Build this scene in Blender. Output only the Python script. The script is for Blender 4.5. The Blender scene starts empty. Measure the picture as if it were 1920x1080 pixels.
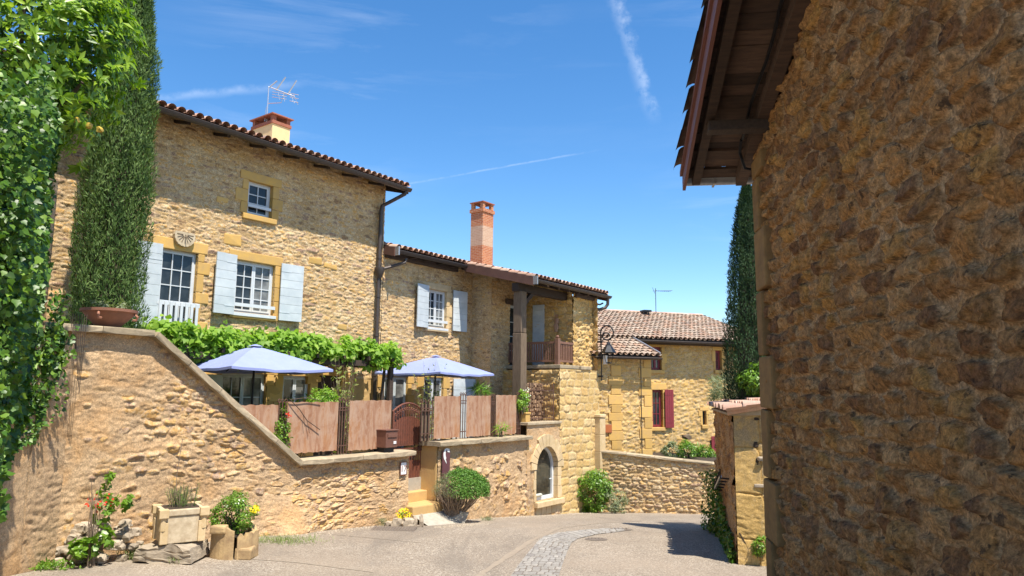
import bpy, bmesh, math, random
import numpy as np
from mathutils import Vector, Matrix
random.seed(7)
rng=np.random.default_rng(7)
S=bpy.context.scene
col=S.collection
R=math.radians
# ------------------------------------------------------------------ camera
F=1350.; PIT=math.atan(195/1350.); ROLL=R(0.6)
fw=np.array([0,math.cos(PIT),math.sin(PIT)]); rt=np.array([1.,0,0]); up_=np.cross(rt,fw)
r2=rt*math.cos(ROLL)+up_*math.sin(ROLL); u2=-rt*math.sin(ROLL)+up_*math.cos(ROLL)
EYE=np.array([0,0,1.6])
cd=bpy.data.cameras.new('camera'); cam=bpy.data.objects.new('camera',cd); col.objects.link(cam)
cam.matrix_world=Matrix(((r2[0],u2[0],-fw[0],0),(r2[1],u2[1],-fw[1],0),(r2[2],u2[2],-fw[2],1.6),(0,0,0,1)))
cd.sensor_width=36; cd.lens=F/1920*36; cd.clip_end=2000; cd.clip_start=.05
S.camera=cam
# ------------------------------------------------------------------ light
SUN_AZ=R(37); SUN_EL=R(64)
sv=Vector((math.sin(SUN_AZ)*math.cos(SUN_EL),-math.cos(SUN_AZ)*math.cos(SUN_EL),math.sin(SUN_EL)))
ld=bpy.data.lights.new('sun','SUN'); ld.energy=4.7; ld.angle=R(.5); ld.color=(1,.94,.84)
lo=bpy.data.objects.new('sun',ld); col.objects.link(lo); lo.rotation_euler=sv.to_track_quat('Z','Y').to_euler()
W=bpy.data.worlds.new('World'); S.world=W; W.use_nodes=True
nt=W.node_tree; bg=nt.nodes['Background']; bg.inputs[1].default_value=.105
sky=nt.nodes.new('ShaderNodeTexSky'); sky.sky_type='NISHITA'; sky.sun_disc=False
sky.sun_elevation=SUN_EL; sky.sun_rotation=math.atan2(sv.x,sv.y); sky.altitude=300; sky.air_density=1.0; sky.dust_density=.3; sky.ozone_density=2.5
def wn(t,**k):
    n=nt.nodes.new(t)
    for a,b in k.items():
        if hasattr(n,a): setattr(n,a,b)
        else: n.inputs[a].default_value=b
    return n
L=nt.links.new
hs=wn('ShaderNodeHueSaturation'); hs.inputs['Saturation'].default_value=1.28; hs.inputs['Value'].default_value=1.16
L(sky.outputs[0],hs.inputs['Color'])
tc=wn('ShaderNodeTexCoord')
# thin cirrus wisps and a contrail, living in the sky itself
mp=wn('ShaderNodeMapping'); mp.inputs['Rotation'].default_value=(0,R(-14),R(10)); mp.inputs['Scale'].default_value=(1.6,3,11)
L(tc.outputs['Generated'],mp.inputs[0])
n1=wn('ShaderNodeTexNoise',Scale=1.7,Detail=9,Roughness=.62,Distortion=.5); L(mp.outputs[0],n1.inputs['Vector'])
n2=wn('ShaderNodeTexNoise',Scale=2.3,Detail=2); L(tc.outputs['Generated'],n2.inputs['Vector'])
r1=wn('ShaderNodeMapRange'); r1.inputs[1].default_value=.52; r1.inputs[2].default_value=.8; L(n1.outputs[0],r1.inputs[0])
r3=wn('ShaderNodeMapRange'); r3.inputs[1].default_value=.45; r3.inputs[2].default_value=.7; L(n2.outputs[0],r3.inputs[0])
mu=wn('ShaderNodeMath',operation='MULTIPLY'); L(r1.outputs[0],mu.inputs[0]); L(r3.outputs[0],mu.inputs[1])
def wray(px,py):
    d=fw*F+r2*(px-960)+u2*(540-py); return d/np.linalg.norm(d)
def trail(pa,pb,w,gain,brk):
    a=wray(*pa); b=wray(*pb); n=np.cross(a,b); n/=np.linalg.norm(n); m=a+b; m/=np.linalg.norm(m)
    nz=wn('ShaderNodeTexNoise',Scale=brk,Detail=6,Roughness=.65); L(tc.outputs['Generated'],nz.inputs['Vector'])
    d1=wn('ShaderNodeVectorMath',operation='DOT_PRODUCT'); d1.inputs[1].default_value=tuple(n); L(tc.outputs['Generated'],d1.inputs[0])
    o=wn('ShaderNodeMath',operation='MULTIPLY_ADD'); L(nz.outputs[0],o.inputs[0]); o.inputs[1].default_value=w*2.6; L(d1.outputs['Value'],o.inputs[2])
    o2=wn('ShaderNodeMath',operation='SUBTRACT'); L(o.outputs[0],o2.inputs[0]); o2.inputs[1].default_value=w*1.3
    ab=wn('ShaderNodeMath',operation='ABSOLUTE'); L(o2.outputs[0],ab.inputs[0])
    mr=wn('ShaderNodeMapRange'); mr.interpolation_type='SMOOTHSTEP'; mr.inputs[1].default_value=w; mr.inputs[2].default_value=0; L(ab.outputs[0],mr.inputs[0])
    d2=wn('ShaderNodeVectorMath',operation='DOT_PRODUCT'); d2.inputs[1].default_value=tuple(m); L(tc.outputs['Generated'],d2.inputs[0])
    half=float(np.dot(a,m)); m2=wn('ShaderNodeMapRange'); m2.interpolation_type='SMOOTHSTEP'; m2.inputs[1].default_value=half-.002; m2.inputs[2].default_value=half+(1-half)*.6+.0005; L(d2.outputs['Value'],m2.inputs[0])
    r=wn('ShaderNodeMapRange'); r.inputs[1].default_value=.36; r.inputs[2].default_value=.6; L(nz.outputs[0],r.inputs[0])
    x=wn('ShaderNodeMath',operation='MULTIPLY'); L(mr.outputs[0],x.inputs[0]); L(m2.outputs[0],x.inputs[1])
    y=wn('ShaderNodeMath',operation='MULTIPLY'); L(x.outputs[0],y.inputs[0]); L(r.outputs[0],y.inputs[1])
    z=wn('ShaderNodeMath',operation='MULTIPLY'); L(y.outputs[0],z.inputs[0]); z.inputs[1].default_value=gain
    return z
acc=wn('ShaderNodeMath',operation='MULTIPLY'); L(mu.outputs[0],acc.inputs[0]); acc.inputs[1].default_value=.22
for t in (trail((1135,-60),(1222,215),.013,.20,34),trail((690,358),(1120,282),.0020,.14,22),trail((240,190),(560,160),.008,.16,14)):
    s=wn('ShaderNodeMath',operation='ADD'); L(acc.outputs[0],s.inputs[0]); L(t.outputs[0],s.inputs[1]); acc=s
mx=wn('ShaderNodeMix',data_type='RGBA'); L(acc.outputs[0],mx.inputs[0]); L(hs.outputs[0],mx.inputs[6]); mx.inputs[7].default_value=(7.5,7.9,8.4,1)
L(mx.outputs[2],bg.inputs[0])
S.view_settings.view_transform='Standard'; S.view_settings.look='None'; S.view_settings.exposure=0.88; S.view_settings.gamma=1
try:
    S.cycles.max_bounces=6; S.cycles.transparent_max_bounces=4
except Exception: pass

# ------------------------------------------------------------------ frames
class Fr:
    def __init__(s,deg):
        s.th=R(deg); s.c=math.cos(s.th); s.s=math.sin(s.th)
        s.X=np.array([s.c,s.s]); s.Y=np.array([-s.s,s.c])
    def w(s,x,y): return (x*s.c-y*s.s, x*s.s+y*s.c)
    def l(s,X,Y): return (X*s.c+Y*s.s, -X*s.s+Y*s.c)
H=Fr(53.4); T=Fr(18); K=Fr(-98); Z0=Fr(0)
def pray(px,py): return fw*F+r2*(px-960)+u2*(540-py)
def hy(px,py,y,f=H):
    d=pray(px,py); t=y/float(d[:2]@f.Y); P=EYE+d*t; return float(P[:2]@f.X),float(P[2])
def hx(px,py,x,f=H):
    d=pray(px,py); t=x/float(d[:2]@f.X); P=EYE+d*t; return float(P[:2]@f.Y),float(P[2])
def wy(px,py,Y):
    d=pray(px,py); P=EYE+d*Y/d[1]; return [float(v) for v in P]
GY=[-50,0,8,11,14,16,18,20,22,24,26,30,60,200]; GZ=[-.1,-.1,-.8,-1.1,-1.17,-1.30,-1.50,-1.73,-1.97,-2.2,-2.4,-2.8,-5,-16]
def gz(X,Y):
    return np.interp(Y,GY,GZ)+.10*np.clip((-np.asarray(X)-2)/3.,0,1)*np.clip((16-np.asarray(Y))/3,0,1)
def gp(px,py):
    d=pray(px,py)
    for Y in np.arange(2,60,.01):
        P=EYE+d*Y/d[1]
        if P[2]<=gz(P[0],P[1]): break
    return float(P[0]),float(P[1]),float(P[2])

# ------------------------------------------------------------------ noise
_lat=rng.random((8,257,257))
for _k in range(8): _lat[_k,256,:]=_lat[_k,0,:]; _lat[_k,:,256]=_lat[_k,:,0]
def vnoise(x,y,sd=0):
    L_=_lat[sd%8]; x=np.asarray(x,float)+sd*17.3; y=np.asarray(y,float)+sd*9.1
    xi=np.floor(x); yi=np.floor(y); fx=x-xi; fy=y-yi
    fx=fx*fx*(3-2*fx); fy=fy*fy*(3-2*fy); a=(xi.astype(int))%256; b=(yi.astype(int))%256
    return (L_[a,b]*(1-fx)+L_[a+1,b]*fx)*(1-fy)+(L_[a,b+1]*(1-fx)+L_[a+1,b+1]*fx)*fy
def fbm(x,y,sd=0,o=4,g=.5):
    s=0; a=1; t=0
    for k in range(o):
        s=s+a*vnoise(x*2**k,y*2**k,sd+k); t+=a; a*=g
    return s/t-.5
def sstep(a,b,x):
    t=np.clip((x-a)/(b-a),0,1); return t*t*(3-2*t)
def stones(x,z,cw,ch,sd=0,jit=.75,warp=.35,pn=2.6,wvar=.30,gap=.012,rim=.03,depth=.035,mortar=0.,tilt=.5,fine=.012,cover=0.,fs=14,strata=.0,crag=0.,rough=0.,zj=.62):
    """rubble masonry: returns relief height and three masks"""
    r=np.random.default_rng(1000+sd)
    N=64; JX=r.uniform(-.5,.5,(N,N))*jit; JZ=r.uniform(-.5,.5,(N,N))*jit; WW=r.uniform(0,wvar,(N,N))
    RA=r.random((N,N)); RB=r.random((N,N)); TX=r.normal(0,1,(N,N)); TZ=r.normal(0,1,(N,N))
    x0,z0=x,z
    x=x+warp*cw*1.2*fbm(x/cw*.45,z/ch*.45,sd,3)+.25*ch*fbm(x/ch*.9,z/ch*.9,sd+3,2)
    z=z+warp*ch*2.6*fbm(x0/cw*.35+5,z0/ch*.12,sd+1,3)+.25*ch*fbm(x0/ch*.9,z0/ch*.9,sd+5,2)
    u=x/cw; v=z/ch; vi=np.floor(v).astype(int)
    f1=np.full(x.shape,9.); f2=np.full(x.shape,9.)
    o=[np.zeros(x.shape) for _ in range(6)]
    for dj in (-1,0,1):
        j=vi+dj; off=(j%2)*.5+RB[(j*7)%N,3]; ui=np.floor(u-off).astype(int)
        for di in (-1,0,1):
            i=ui+di; a=i%N; b=j%N
            cx=i+off+.5+JX[a,b]; cz=j+.5+JZ[a,b]*zj
            dx=(u-cx); dz=(v-cz)
            d=(np.abs(dx)**pn+np.abs(dz)**pn)**(1/pn)-WW[a,b]
            m=d<f1; f2=np.where(m,f1,np.minimum(f2,d)); f1=np.where(m,d,f1)
            for q,val in enumerate((RA[a,b],RB[a,b],TX[a,b],TZ[a,b],dx,dz)): o[q]=np.where(m,val,o[q])
    e=(f2-f1)*.5*ch*1.25
    s=sstep(gap*.5,gap*.5+rim,e)
    if cover>0:
        c=sstep(-.15,.12,fbm(x0*.9,z0*.9,sd+2,3)+.25-cover+(o[1]-.5)*.5); s=s*c
    h=s*depth*(.45+.75*o[0])+s*depth*tilt*(o[2]*o[4]*.7+o[3]*o[5]*.9)
    h=h+fine*s*fbm(x0*fs,z0*fs*1.3,sd+4,4)*2+fine*.8*(1-s)*fbm(x0*fs*1.6,z0*fs*1.6,sd+6,3)*2+mortar*(1-s)
    if strata: h=h+s*strata*2*fbm(x0*4.5+o[0]*31,z0*24+o[1]*17,sd+2,4,.6)
    if crag: h=h+s*crag*2*(np.abs(fbm(x0*7+o[0]*31,z0*9+o[1]*17,sd+2,5,.62))*-2+.2)
    if rough:
        xx=x0+.06*fbm(x0*6,z0*6,sd+1,3); zz=z0+.05*fbm(x0*4,z0*6,sd+4,3)+.05*np.sin(x0*3.1+sd)
        rg=1-np.abs(fbm(xx*3.4,zz*9.5,sd+5,5,.58))*4.2; h=h+rough*np.clip(rg,-.6,1)*(.35+.65*sstep(-.2,.15,fbm(x0*1.1,z0*1.6,sd+6,2)))+rough*.5*fbm(x0*17,z0*30,sd+7,3)
    return h,o[0],1-s,o[1]

# ------------------------------------------------------------------ object helpers
BASE={}
def tag(o,label,cat,group=None,kind=None):
    if label: o['label']=label
    if cat: o['category']=cat
    if group: o['group']=group
    if kind: o['kind']=kind
    return o
def thing(name,label,cat,fr,x,y,z,group=None):
    o=bpy.data.objects.new(name,None); col.objects.link(o); o.empty_display_size=.2
    X,Y=fr.w(x,y); o.location=(X,Y,z); o.rotation_euler=(0,0,fr.th)
    tag(o,label,cat,group); BASE[o.name]=np.array([x,y,z]); return o
def base_of(p):
    while p.name not in BASE: p=p.parent
    return BASE[p.name]
def place_top(o,fr,b):
    X,Y=fr.w(b[0],b[1]); o.location=(X,Y,b[2]); o.rotation_euler=(0,0,fr.th)
def npmesh(name,V,faces,mat,parent=None,fr=None,base=None,smooth=False,rnd=None,attr=None):
    """V (n,3) in frame coordinates; faces: (m,k) array or list"""
    me=bpy.data.meshes.new(name)
    V=np.asarray(V,float)
    b=base_of(parent) if parent is not None else np.array(base if base is not None else (0,0,0),float)
    V=V-b
    if isinstance(faces,np.ndarray):
        m,k=faces.shape
        me.vertices.add(len(V)); me.vertices.foreach_set('co',V.astype(np.float32).ravel())
        me.loops.add(m*k); me.loops.foreach_set('vertex_index',faces.astype(np.int32).ravel())
        me.polygons.add(m); me.polygons.foreach_set('loop_start',np.arange(0,m*k,k,dtype=np.int32))
        try: me.polygons.foreach_set('loop_total',np.full(m,k,dtype=np.int32))
        except Exception: pass
        me.update(calc_edges=True)
    else:
        me.from_pydata([tuple(v) for v in V],[],faces); me.update()
    if rnd is not None:
        a=me.attributes.new('rnd','FLOAT','FACE'); a.data.foreach_set('value',np.asarray(rnd,np.float32))
    if attr is not None:
        a=me.attributes.new('stone','FLOAT_COLOR','POINT'); a.data.foreach_set('color',attr.astype(np.float32).ravel())
    if smooth: me.polygons.foreach_set('use_smooth',np.ones(len(me.polygons),dtype=bool))
    me.materials.append(mat)
    o=bpy.data.objects.new(name,me); col.objects.link(o)
    if parent is not None: o.parent=parent
    elif fr is not None: place_top(o,fr,b); BASE[o.name]=b
    return o
class MB:
    def __init__(s): s.v=[]; s.f=[]; s.r=[]; s.n=0
    def add(s,vs,fs,r=None):
        if r is None: r=random.random()
        s.v.extend([tuple(map(float,p)) for p in vs]); s.f.extend([tuple(i+s.n for i in f) for f in fs]); s.r.extend([r]*len(fs)); s.n+=len(vs); return s
    def box(s,x0,x1,y0,y1,z0,z1,j=0,r=None):
        a=random.uniform
        P=[(x0,y0,z0),(x1,y0,z0),(x1,y1,z0),(x0,y1,z0),(x0,y0,z1),(x1,y0,z1),(x1,y1,z1),(x0,y1,z1)]
        if j: P=[(p[0]+a(-j,j),p[1]+a(-j,j)*.5,p[2]+a(-j,j)) for p in P]
        return s.add(P,[(0,3,2,1),(4,5,6,7),(0,1,5,4),(1,2,6,5),(2,3,7,6),(3,0,4,7)],r)
    def chbox(s,x0,x1,y0,y1,z0,z1,c=.012,j=0,r=None):
        """box with chamfered edges"""
        bm=bmesh.new(); bmesh.ops.create_cube(bm,size=1)
        for v in bm.verts:
            v.co=Vector(((x0+x1)/2+v.co.x*(x1-x0)+random.uniform(-j,j),(y0+y1)/2+v.co.y*(y1-y0)+random.uniform(-j,j)*.4,(z0+z1)/2+v.co.z*(z1-z0)+random.uniform(-j,j)))
        bmesh.ops.bevel(bm,geom=list(bm.edges),offset=c,segments=2,affect='EDGES',profile=.6)
        bm.verts.ensure_lookup_table(); s.add([v.co for v in bm.verts],[[v.index for v in f.verts] for f in bm.faces],r); bm.free(); return s
    def tube(s,pts,r,n=8,cap=True,rr=None):
        P=[np.array(p,float) for p in pts]; m=len(P); rad=[r]*m if np.isscalar(r) else list(r)
        base=s.n; vs=[]; pn=None
        for i,p in enumerate(P):
            t=P[min(i+1,m-1)]-P[max(i-1,0)]; t/=np.linalg.norm(t)+1e-9
            if pn is None:
                a=np.array([0,0,1.]) if abs(t[2])<.9 else np.array([1.,0,0]); pn=np.cross(t,a)
            pn=pn-t*(pn@t); pn/=np.linalg.norm(pn)+1e-9; b=np.cross(t,pn)
            for k in range(n):
                an=2*math.pi*k/n; vs.append(p+rad[i]*(math.cos(an)*pn+math.sin(an)*b))
        fs=[(i*n+k,i*n+(k+1)%n,(i+1)*n+(k+1)%n,(i+1)*n+k) for i in range(m-1) for k in range(n)]
        if cap: fs+=[tuple(range(n))[::-1],tuple((m-1)*n+k for k in range(n))]
        return s.add(vs,fs,rr)
    def bar(s,a,b,w,h,rr=None):
        """square bar from a to b"""
        a=np.array(a,float); b=np.array(b,float); t=b-a; t/=np.linalg.norm(t)
        q=np.array([0,0,1.]) if abs(t[2])<.9 else np.array([0,1.,0]); n=np.cross(t,q); n/=np.linalg.norm(n); m=np.cross(n,t)
        vs=[p+sx*n*w/2+sy*m*h/2 for p in (a,b) for sx,sy in ((-1,-1),(1,-1),(1,1),(-1,1))]
        return s.add(vs,[(0,1,2,3),(7,6,5,4),(0,4,5,1),(1,5,6,2),(2,6,7,3),(3,7,4,0)],rr)
    def lathe(s,prof,c,n=20,rr=None):
        vs=[];m=len(prof)
        for r,z in prof:
            for k in range(n): an=2*math.pi*k/n; vs.append((c[0]+r*math.cos(an),c[1]+r*math.sin(an),c[2]+z))
        fs=[(i*n+k,i*n+(k+1)%n,(i+1)*n+(k+1)%n,(i+1)*n+k) for i in range(m-1) for k in range(n)]
        return s.add(vs,fs,rr)
    def poly(s,pts,y0,y1,rr=None):
        """extrude an x-z outline between y0 and y1"""
        n=len(pts); vs=[(p[0],y0,p[1]) for p in pts]+[(p[0],y1,p[1]) for p in pts]
        return s.add(vs,[tuple(range(n)),tuple(range(2*n-1,n-1,-1))]+[(i,i+n,(i+1)%n+n,(i+1)%n) for i in range(n)],rr)
    def rock(s,c,r,sq=(1,1,1),sd=0,rr=None):
        bm=bmesh.new(); bmesh.ops.create_icosphere(bm,subdivisions=2,radius=1)
        q=random.Random(sd); ph=[q.uniform(0,6) for _ in range(6)]
        for v in bm.verts:
            d=v.co.normalized(); k=1+.22*math.sin(d.x*3+ph[0])*math.sin(d.y*3+ph[1])+.18*math.sin(d.z*4+ph[2]+d.x*2)+.08*math.sin(d.y*9+ph[3])+.06*q.uniform(-1,1)
            p=d*k; p=Vector([max(-.8,min(.8,t)) for t in p]); v.co=Vector((c[0]+p.x*r*sq[0],c[1]+p.y*r*sq[1],c[2]+p.z*r*sq[2]))
        bm.verts.ensure_lookup_table(); s.add([v.co for v in bm.verts],[[v.index for v in f.verts] for f in bm.faces],rr); bm.free(); return s
    def build(s,name,mat,parent=None,fr=None,base=None,smooth=False,label=None):
        V=np.array(s.v)
        o=npmesh(name,V,s.f,mat,parent,fr,base,smooth,s.r)
        if smooth:
            try: o.data.set_sharp_from_angle(angle=R(40))
            except Exception: pass
        if label: o['label']=label
        return o
def part(name,mat,parent,fn,smooth=False,label=None):
    m=MB(); fn(m); return m.build(name,mat,parent,smooth=smooth,label=label)
def relief(name,mat,parent,x0,x1,zb,zt,y,step,holes=(),batter=None,yfun=None,fr=None,base=None,edge=None,stp=None,**kw):
    """masonry surface on plane y, facing -y, true relief"""
    nx=max(2,int((x1-x0)/step)); nzm=max(2,int((max(zt(x0),zt(x1),zt((x0+x1)/2))-min(zb(x0),zb(x1)))/step))
    xs=np.linspace(x0,x1,nx+1); t=np.linspace(0,1,nzm+1)
    ZB=np.array([zb(a) for a in xs]); ZT=np.array([zt(a) for a in xs])
    X=np.repeat(xs[:,None],nzm+1,1); Zc=ZB[:,None]+(ZT-ZB)[:,None]*t[None,:]
    h,a,m,b=stones(X,Zc,**kw)
    Yv=y-h
    if batter is not None: Yv=Yv-batter(X,Zc)
    V=np.stack([X,Yv,Zc],-1).reshape(-1,3)
    idx=np.arange((nx+1)*(nzm+1)).reshape(nx+1,nzm+1)
    Q=np.stack([idx[:-1,:-1],idx[1:,:-1],idx[1:,1:],idx[:-1,1:]],-1).reshape(-1,4)
    cx=(X[:-1,:-1]+X[1:,1:])/2; cz=(Zc[:-1,:-1]+Zc[1:,1:])/2; keep=np.ones(cx.shape,bool)
    for hf in holes:
        if callable(hf): keep&=~hf(cx,cz)
        else: keep&=~((cx>hf[0])&(cx<hf[1])&(cz>hf[2])&(cz<hf[3]))
    Q=Q[keep.reshape(-1)]
    at=np.stack([a,m,b,np.ones(a.shape)],-1).reshape(-1,4)
    return npmesh(name,V,Q,mat,parent,fr,base,True,None,at)
def side_relief(name,mat,parent,xp,y0,y1,z0,z1,step,sign=-1,zt=None,**kw):
    """masonry on plane x=xp facing sign*x"""
    ny=max(2,int(abs(y1-y0)/step)); nz=max(2,int((z1-z0)/step))
    ys=np.linspace(y0,y1,ny+1); t=np.linspace(0,1,nz+1); Yg=np.repeat(ys[:,None],nz+1,1)
    top=np.array([zt(q) for q in ys]) if zt else np.full(len(ys),z1)
    Zg=z0+(top-z0)[:,None]*t[None,:]
    h,a,m,b=stones(Yg,Zg,**kw)
    V=np.stack([xp+sign*h,Yg,Zg],-1).reshape(-1,3); idx=np.arange((ny+1)*(nz+1)).reshape(ny+1,nz+1)
    Q=np.stack([idx[:-1,:-1],idx[:-1,1:],idx[1:,1:],idx[1:,:-1]],-1).reshape(-1,4)
    if sign>0: Q=Q[:,::-1]
    at=np.stack([a,m,b,np.ones(a.shape)],-1).reshape(-1,4)
    return npmesh(name,V,Q,mat,parent,None,None,True,None,at)

# ------------------------------------------------------------------ materials
def newmat(n):
    m=bpy.data.materials.new(n); m.use_nodes=True; return m,m.node_tree,m.node_tree.nodes['Principled BSDF']
def nd(t,ty,**k):
    n=t.nodes.new(ty)
    for a,b in k.items():
        if a in ('operation','blend_type','data_type','attribute_name','feature','distance','noise_dimensions','vector_type'): setattr(n,a,b)
        else: n.inputs[a.replace('_',' ')].default_value=b
    return n
def ramp(t,cols,pos=None,interp='LINEAR'):
    r=t.nodes.new('ShaderNodeValToRGB'); r.color_ramp.interpolation=interp; e=r.color_ramp.elements
    n=len(cols); pos=pos or [i/(n-1) for i in range(n)]
    while len(e)<n: e.new(.5)
    for i in range(n): e[i].position=pos[i]; c=cols[i]; e[i].color=(c[0],c[1],c[2],1)
    return r
def mixc(t,f,a,b,bt='MIX'):
    m=t.nodes.new('ShaderNodeMix'); m.data_type='RGBA'; m.blend_type=bt
    for i,v in ((0,f),(6,a),(7,b)):
        if hasattr(v,'is_output') or hasattr(v,'links'): t.links.new(v,m.inputs[i])
        elif i==0: m.inputs[0].default_value=v
        else: m.inputs[i].default_value=(v[0],v[1],v[2],1)
    return m.outputs[2]
def objvec(t,scale=(1,1,1)):
    c=t.nodes.new('ShaderNodeTexCoord'); mp=t.nodes.new('ShaderNodeMapping'); mp.inputs['Scale'].default_value=scale; t.links.new(c.outputs['Object'],mp.inputs[0]); return mp.outputs[0]
def noise(t,vec,sc,de=4,ro=.55,di=0):
    n=nd(t,'ShaderNodeTexNoise',Scale=sc,Detail=de,Roughness=ro,Distortion=di); t.links.new(vec,n.inputs['Vector']); return n.outputs[0]
def mrange(t,v,a,b,c=0,d=1):
    m=t.nodes.new('ShaderNodeMapRange'); t.links.new(v,m.inputs[0])
    for i,q in enumerate((a,b,c,d)): m.inputs[i+1].default_value=q
    return m.outputs[0]
def bump(t,bs,h,st,dist=.01):
    b=nd(t,'ShaderNodeBump',Strength=st,Distance=dist); t.links.new(h,b.inputs['Height']); t.links.new(b.outputs[0],bs.inputs['Normal'])
def mstone(name,pal,mort,grime=(.12,.10,.08),ga=.25,var=.35,bs=.6,sc=1.0,con=0):
    m,t,p=newmat(name); at=nd(t,'ShaderNodeAttribute',attribute_name='stone'); sp=t.nodes.new('ShaderNodeSeparateColor'); t.links.new(at.outputs['Color'],sp.inputs[0])
    rp=ramp(t,pal); v=objvec(t); nA=noise(t,v,9*sc,6,.65); nB=noise(t,v,2.2*sc,4,.6,.6); nC=noise(t,v,55*sc,4,.7); nD=noise(t,v,.7,3)
    ad=nd(t,'ShaderNodeMath',operation='MULTIPLY_ADD'); t.links.new(mrange(t,nA,.3,.7,-.5,.5),ad.inputs[0]); ad.inputs[1].default_value=var; t.links.new(sp.outputs[0],ad.inputs[2]); t.links.new(ad.outputs[0],rp.inputs[0])
    mc=mixc(t,mrange(t,nC,.3,.7),[c*.75 for c in mort],[c*1.12 for c in mort]); mc=mixc(t,mrange(t,noise(t,v,1.3,5,.65,.7),.45,.62,0,.6),mc,(mort[0]*.86,mort[1]*.70,mort[2]*.50)); mc=mixc(t,mrange(t,noise(t,v,3.1,5,.65,.4),.52,.68,0,.5),mc,(mort[0]*.72,mort[1]*.70,mort[2]*.72))
    c=mixc(t,mrange(t,sp.outputs[1],.35,.8),rp.outputs[0],mc)
    c=mixc(t,mrange(t,nB,.55,.75,0,ga),c,grime); c=mixc(t,mrange(t,noise(t,objvec(t,(3.2,3.2,.35)),1.2,5,.6),.54,.72,0,ga*.9),c,grime)
    c=mixc(t,1.0,c,mixc(t,mrange(t,nC,.25,.75),(.72,.72,.72),(1.22,1.22,1.22)),'MULTIPLY')
    c=mixc(t,1.0,c,mixc(t,mrange(t,nD,.3,.7),(.86,.84,.82),(1.1,1.1,1.1)),'MULTIPLY')
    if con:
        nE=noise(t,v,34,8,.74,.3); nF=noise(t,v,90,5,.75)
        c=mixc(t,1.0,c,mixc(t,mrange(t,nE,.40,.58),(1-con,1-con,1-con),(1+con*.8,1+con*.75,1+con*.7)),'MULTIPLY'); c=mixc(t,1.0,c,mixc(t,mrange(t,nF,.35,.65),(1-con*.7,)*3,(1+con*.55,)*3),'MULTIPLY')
        if con>.3: c=mixc(t,mrange(t,noise(t,v,11,7,.7,.2),.585,.64,0,.75),c,(.045,.028,.02))  # dark spots put the shade of small pits into the colour
    t.links.new(c,p.inputs['Base Color']); p.inputs['Roughness'].default_value=.92; p.inputs['Specular IOR Level'].default_value=.15
    s2=nd(t,'ShaderNodeMath',operation='ADD'); t.links.new(noise(t,v,38*sc,8,.7),s2.inputs[0]); t.links.new(noise(t,v,110*sc,3,.7),s2.inputs[1])
    bump(t,p,s2.outputs[0],bs,.012); return m
def msimple(name,c1,c2=None,rough=.6,sc=8,bs=.2,metal=0,spec=.4,stretch=(1,1,1),rnd=.0,de=5):
    m,t,p=newmat(name); c2=c2 or [x*.8 for x in c1]; v=objvec(t,stretch); n=noise(t,v,sc,de,.6)
    c=mixc(t,mrange(t,n,.32,.68),c1,c2)
    if rnd:
        at=nd(t,'ShaderNodeAttribute',attribute_name='rnd'); k=mrange(t,at.outputs['Fac'],0,1,1-rnd,1+rnd)
        cc=t.nodes.new('ShaderNodeCombineColor'); [t.links.new(k,cc.inputs[i]) for i in range(3)]; c=mixc(t,1.0,c,cc.outputs[0],'MULTIPLY')
    t.links.new(c,p.inputs['Base Color']); p.inputs['Roughness'].default_value=rough; p.inputs['Metallic'].default_value=metal; p.inputs['Specular IOR Level'].default_value=spec
    if bs: bump(t,p,noise(t,v,sc*5,5,.6),bs,.006)
    return m
def mleaf(name,cols,rough=.45,trans=.35,spec=.4):
    m,t,p=newmat(name); at=nd(t,'ShaderNodeAttribute',attribute_name='rnd'); rp=ramp(t,cols); t.links.new(at.outputs['Fac'],rp.inputs[0])
    t.links.new(rp.outputs[0],p.inputs['Base Color']); p.inputs['Roughness'].default_value=rough; p.inputs['Specular IOR Level'].default_value=spec
    tr=t.nodes.new('ShaderNodeBsdfTranslucent'); c2=mixc(t,1.0,rp.outputs[0],(1.5,1.7,.6),'MULTIPLY'); t.links.new(c2,tr.inputs[0])
    ms=t.nodes.new('ShaderNodeMixShader'); ms.inputs[0].default_value=trans; out=t.nodes['Material Output']
    t.links.new(p.outputs[0],ms.inputs[1]); t.links.new(tr.outputs[0],ms.inputs[2]); t.links.new(ms.outputs[0],out.inputs[0]); return m
def mtile(name,cols,lich=(.30,.27,.22),la=.6,sc=6):
    m,t,p=newmat(name); at=nd(t,'ShaderNodeAttribute',attribute_name='rnd'); rp=ramp(t,cols); t.links.new(at.outputs['Fac'],rp.inputs[0]); v=objvec(t)
    c=mixc(t,mrange(t,noise(t,v,sc,6,.7),.5,.62,0,la),rp.outputs[0],lich); c=mixc(t,mrange(t,noise(t,v,30,5,.7),.3,.7,0,.35),c,(.16,.09,.06))
    t.links.new(c,p.inputs['Base Color']); p.inputs['Roughness'].default_value=.9; bump(t,p,noise(t,v,60,4),.3,.006); return m
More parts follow.
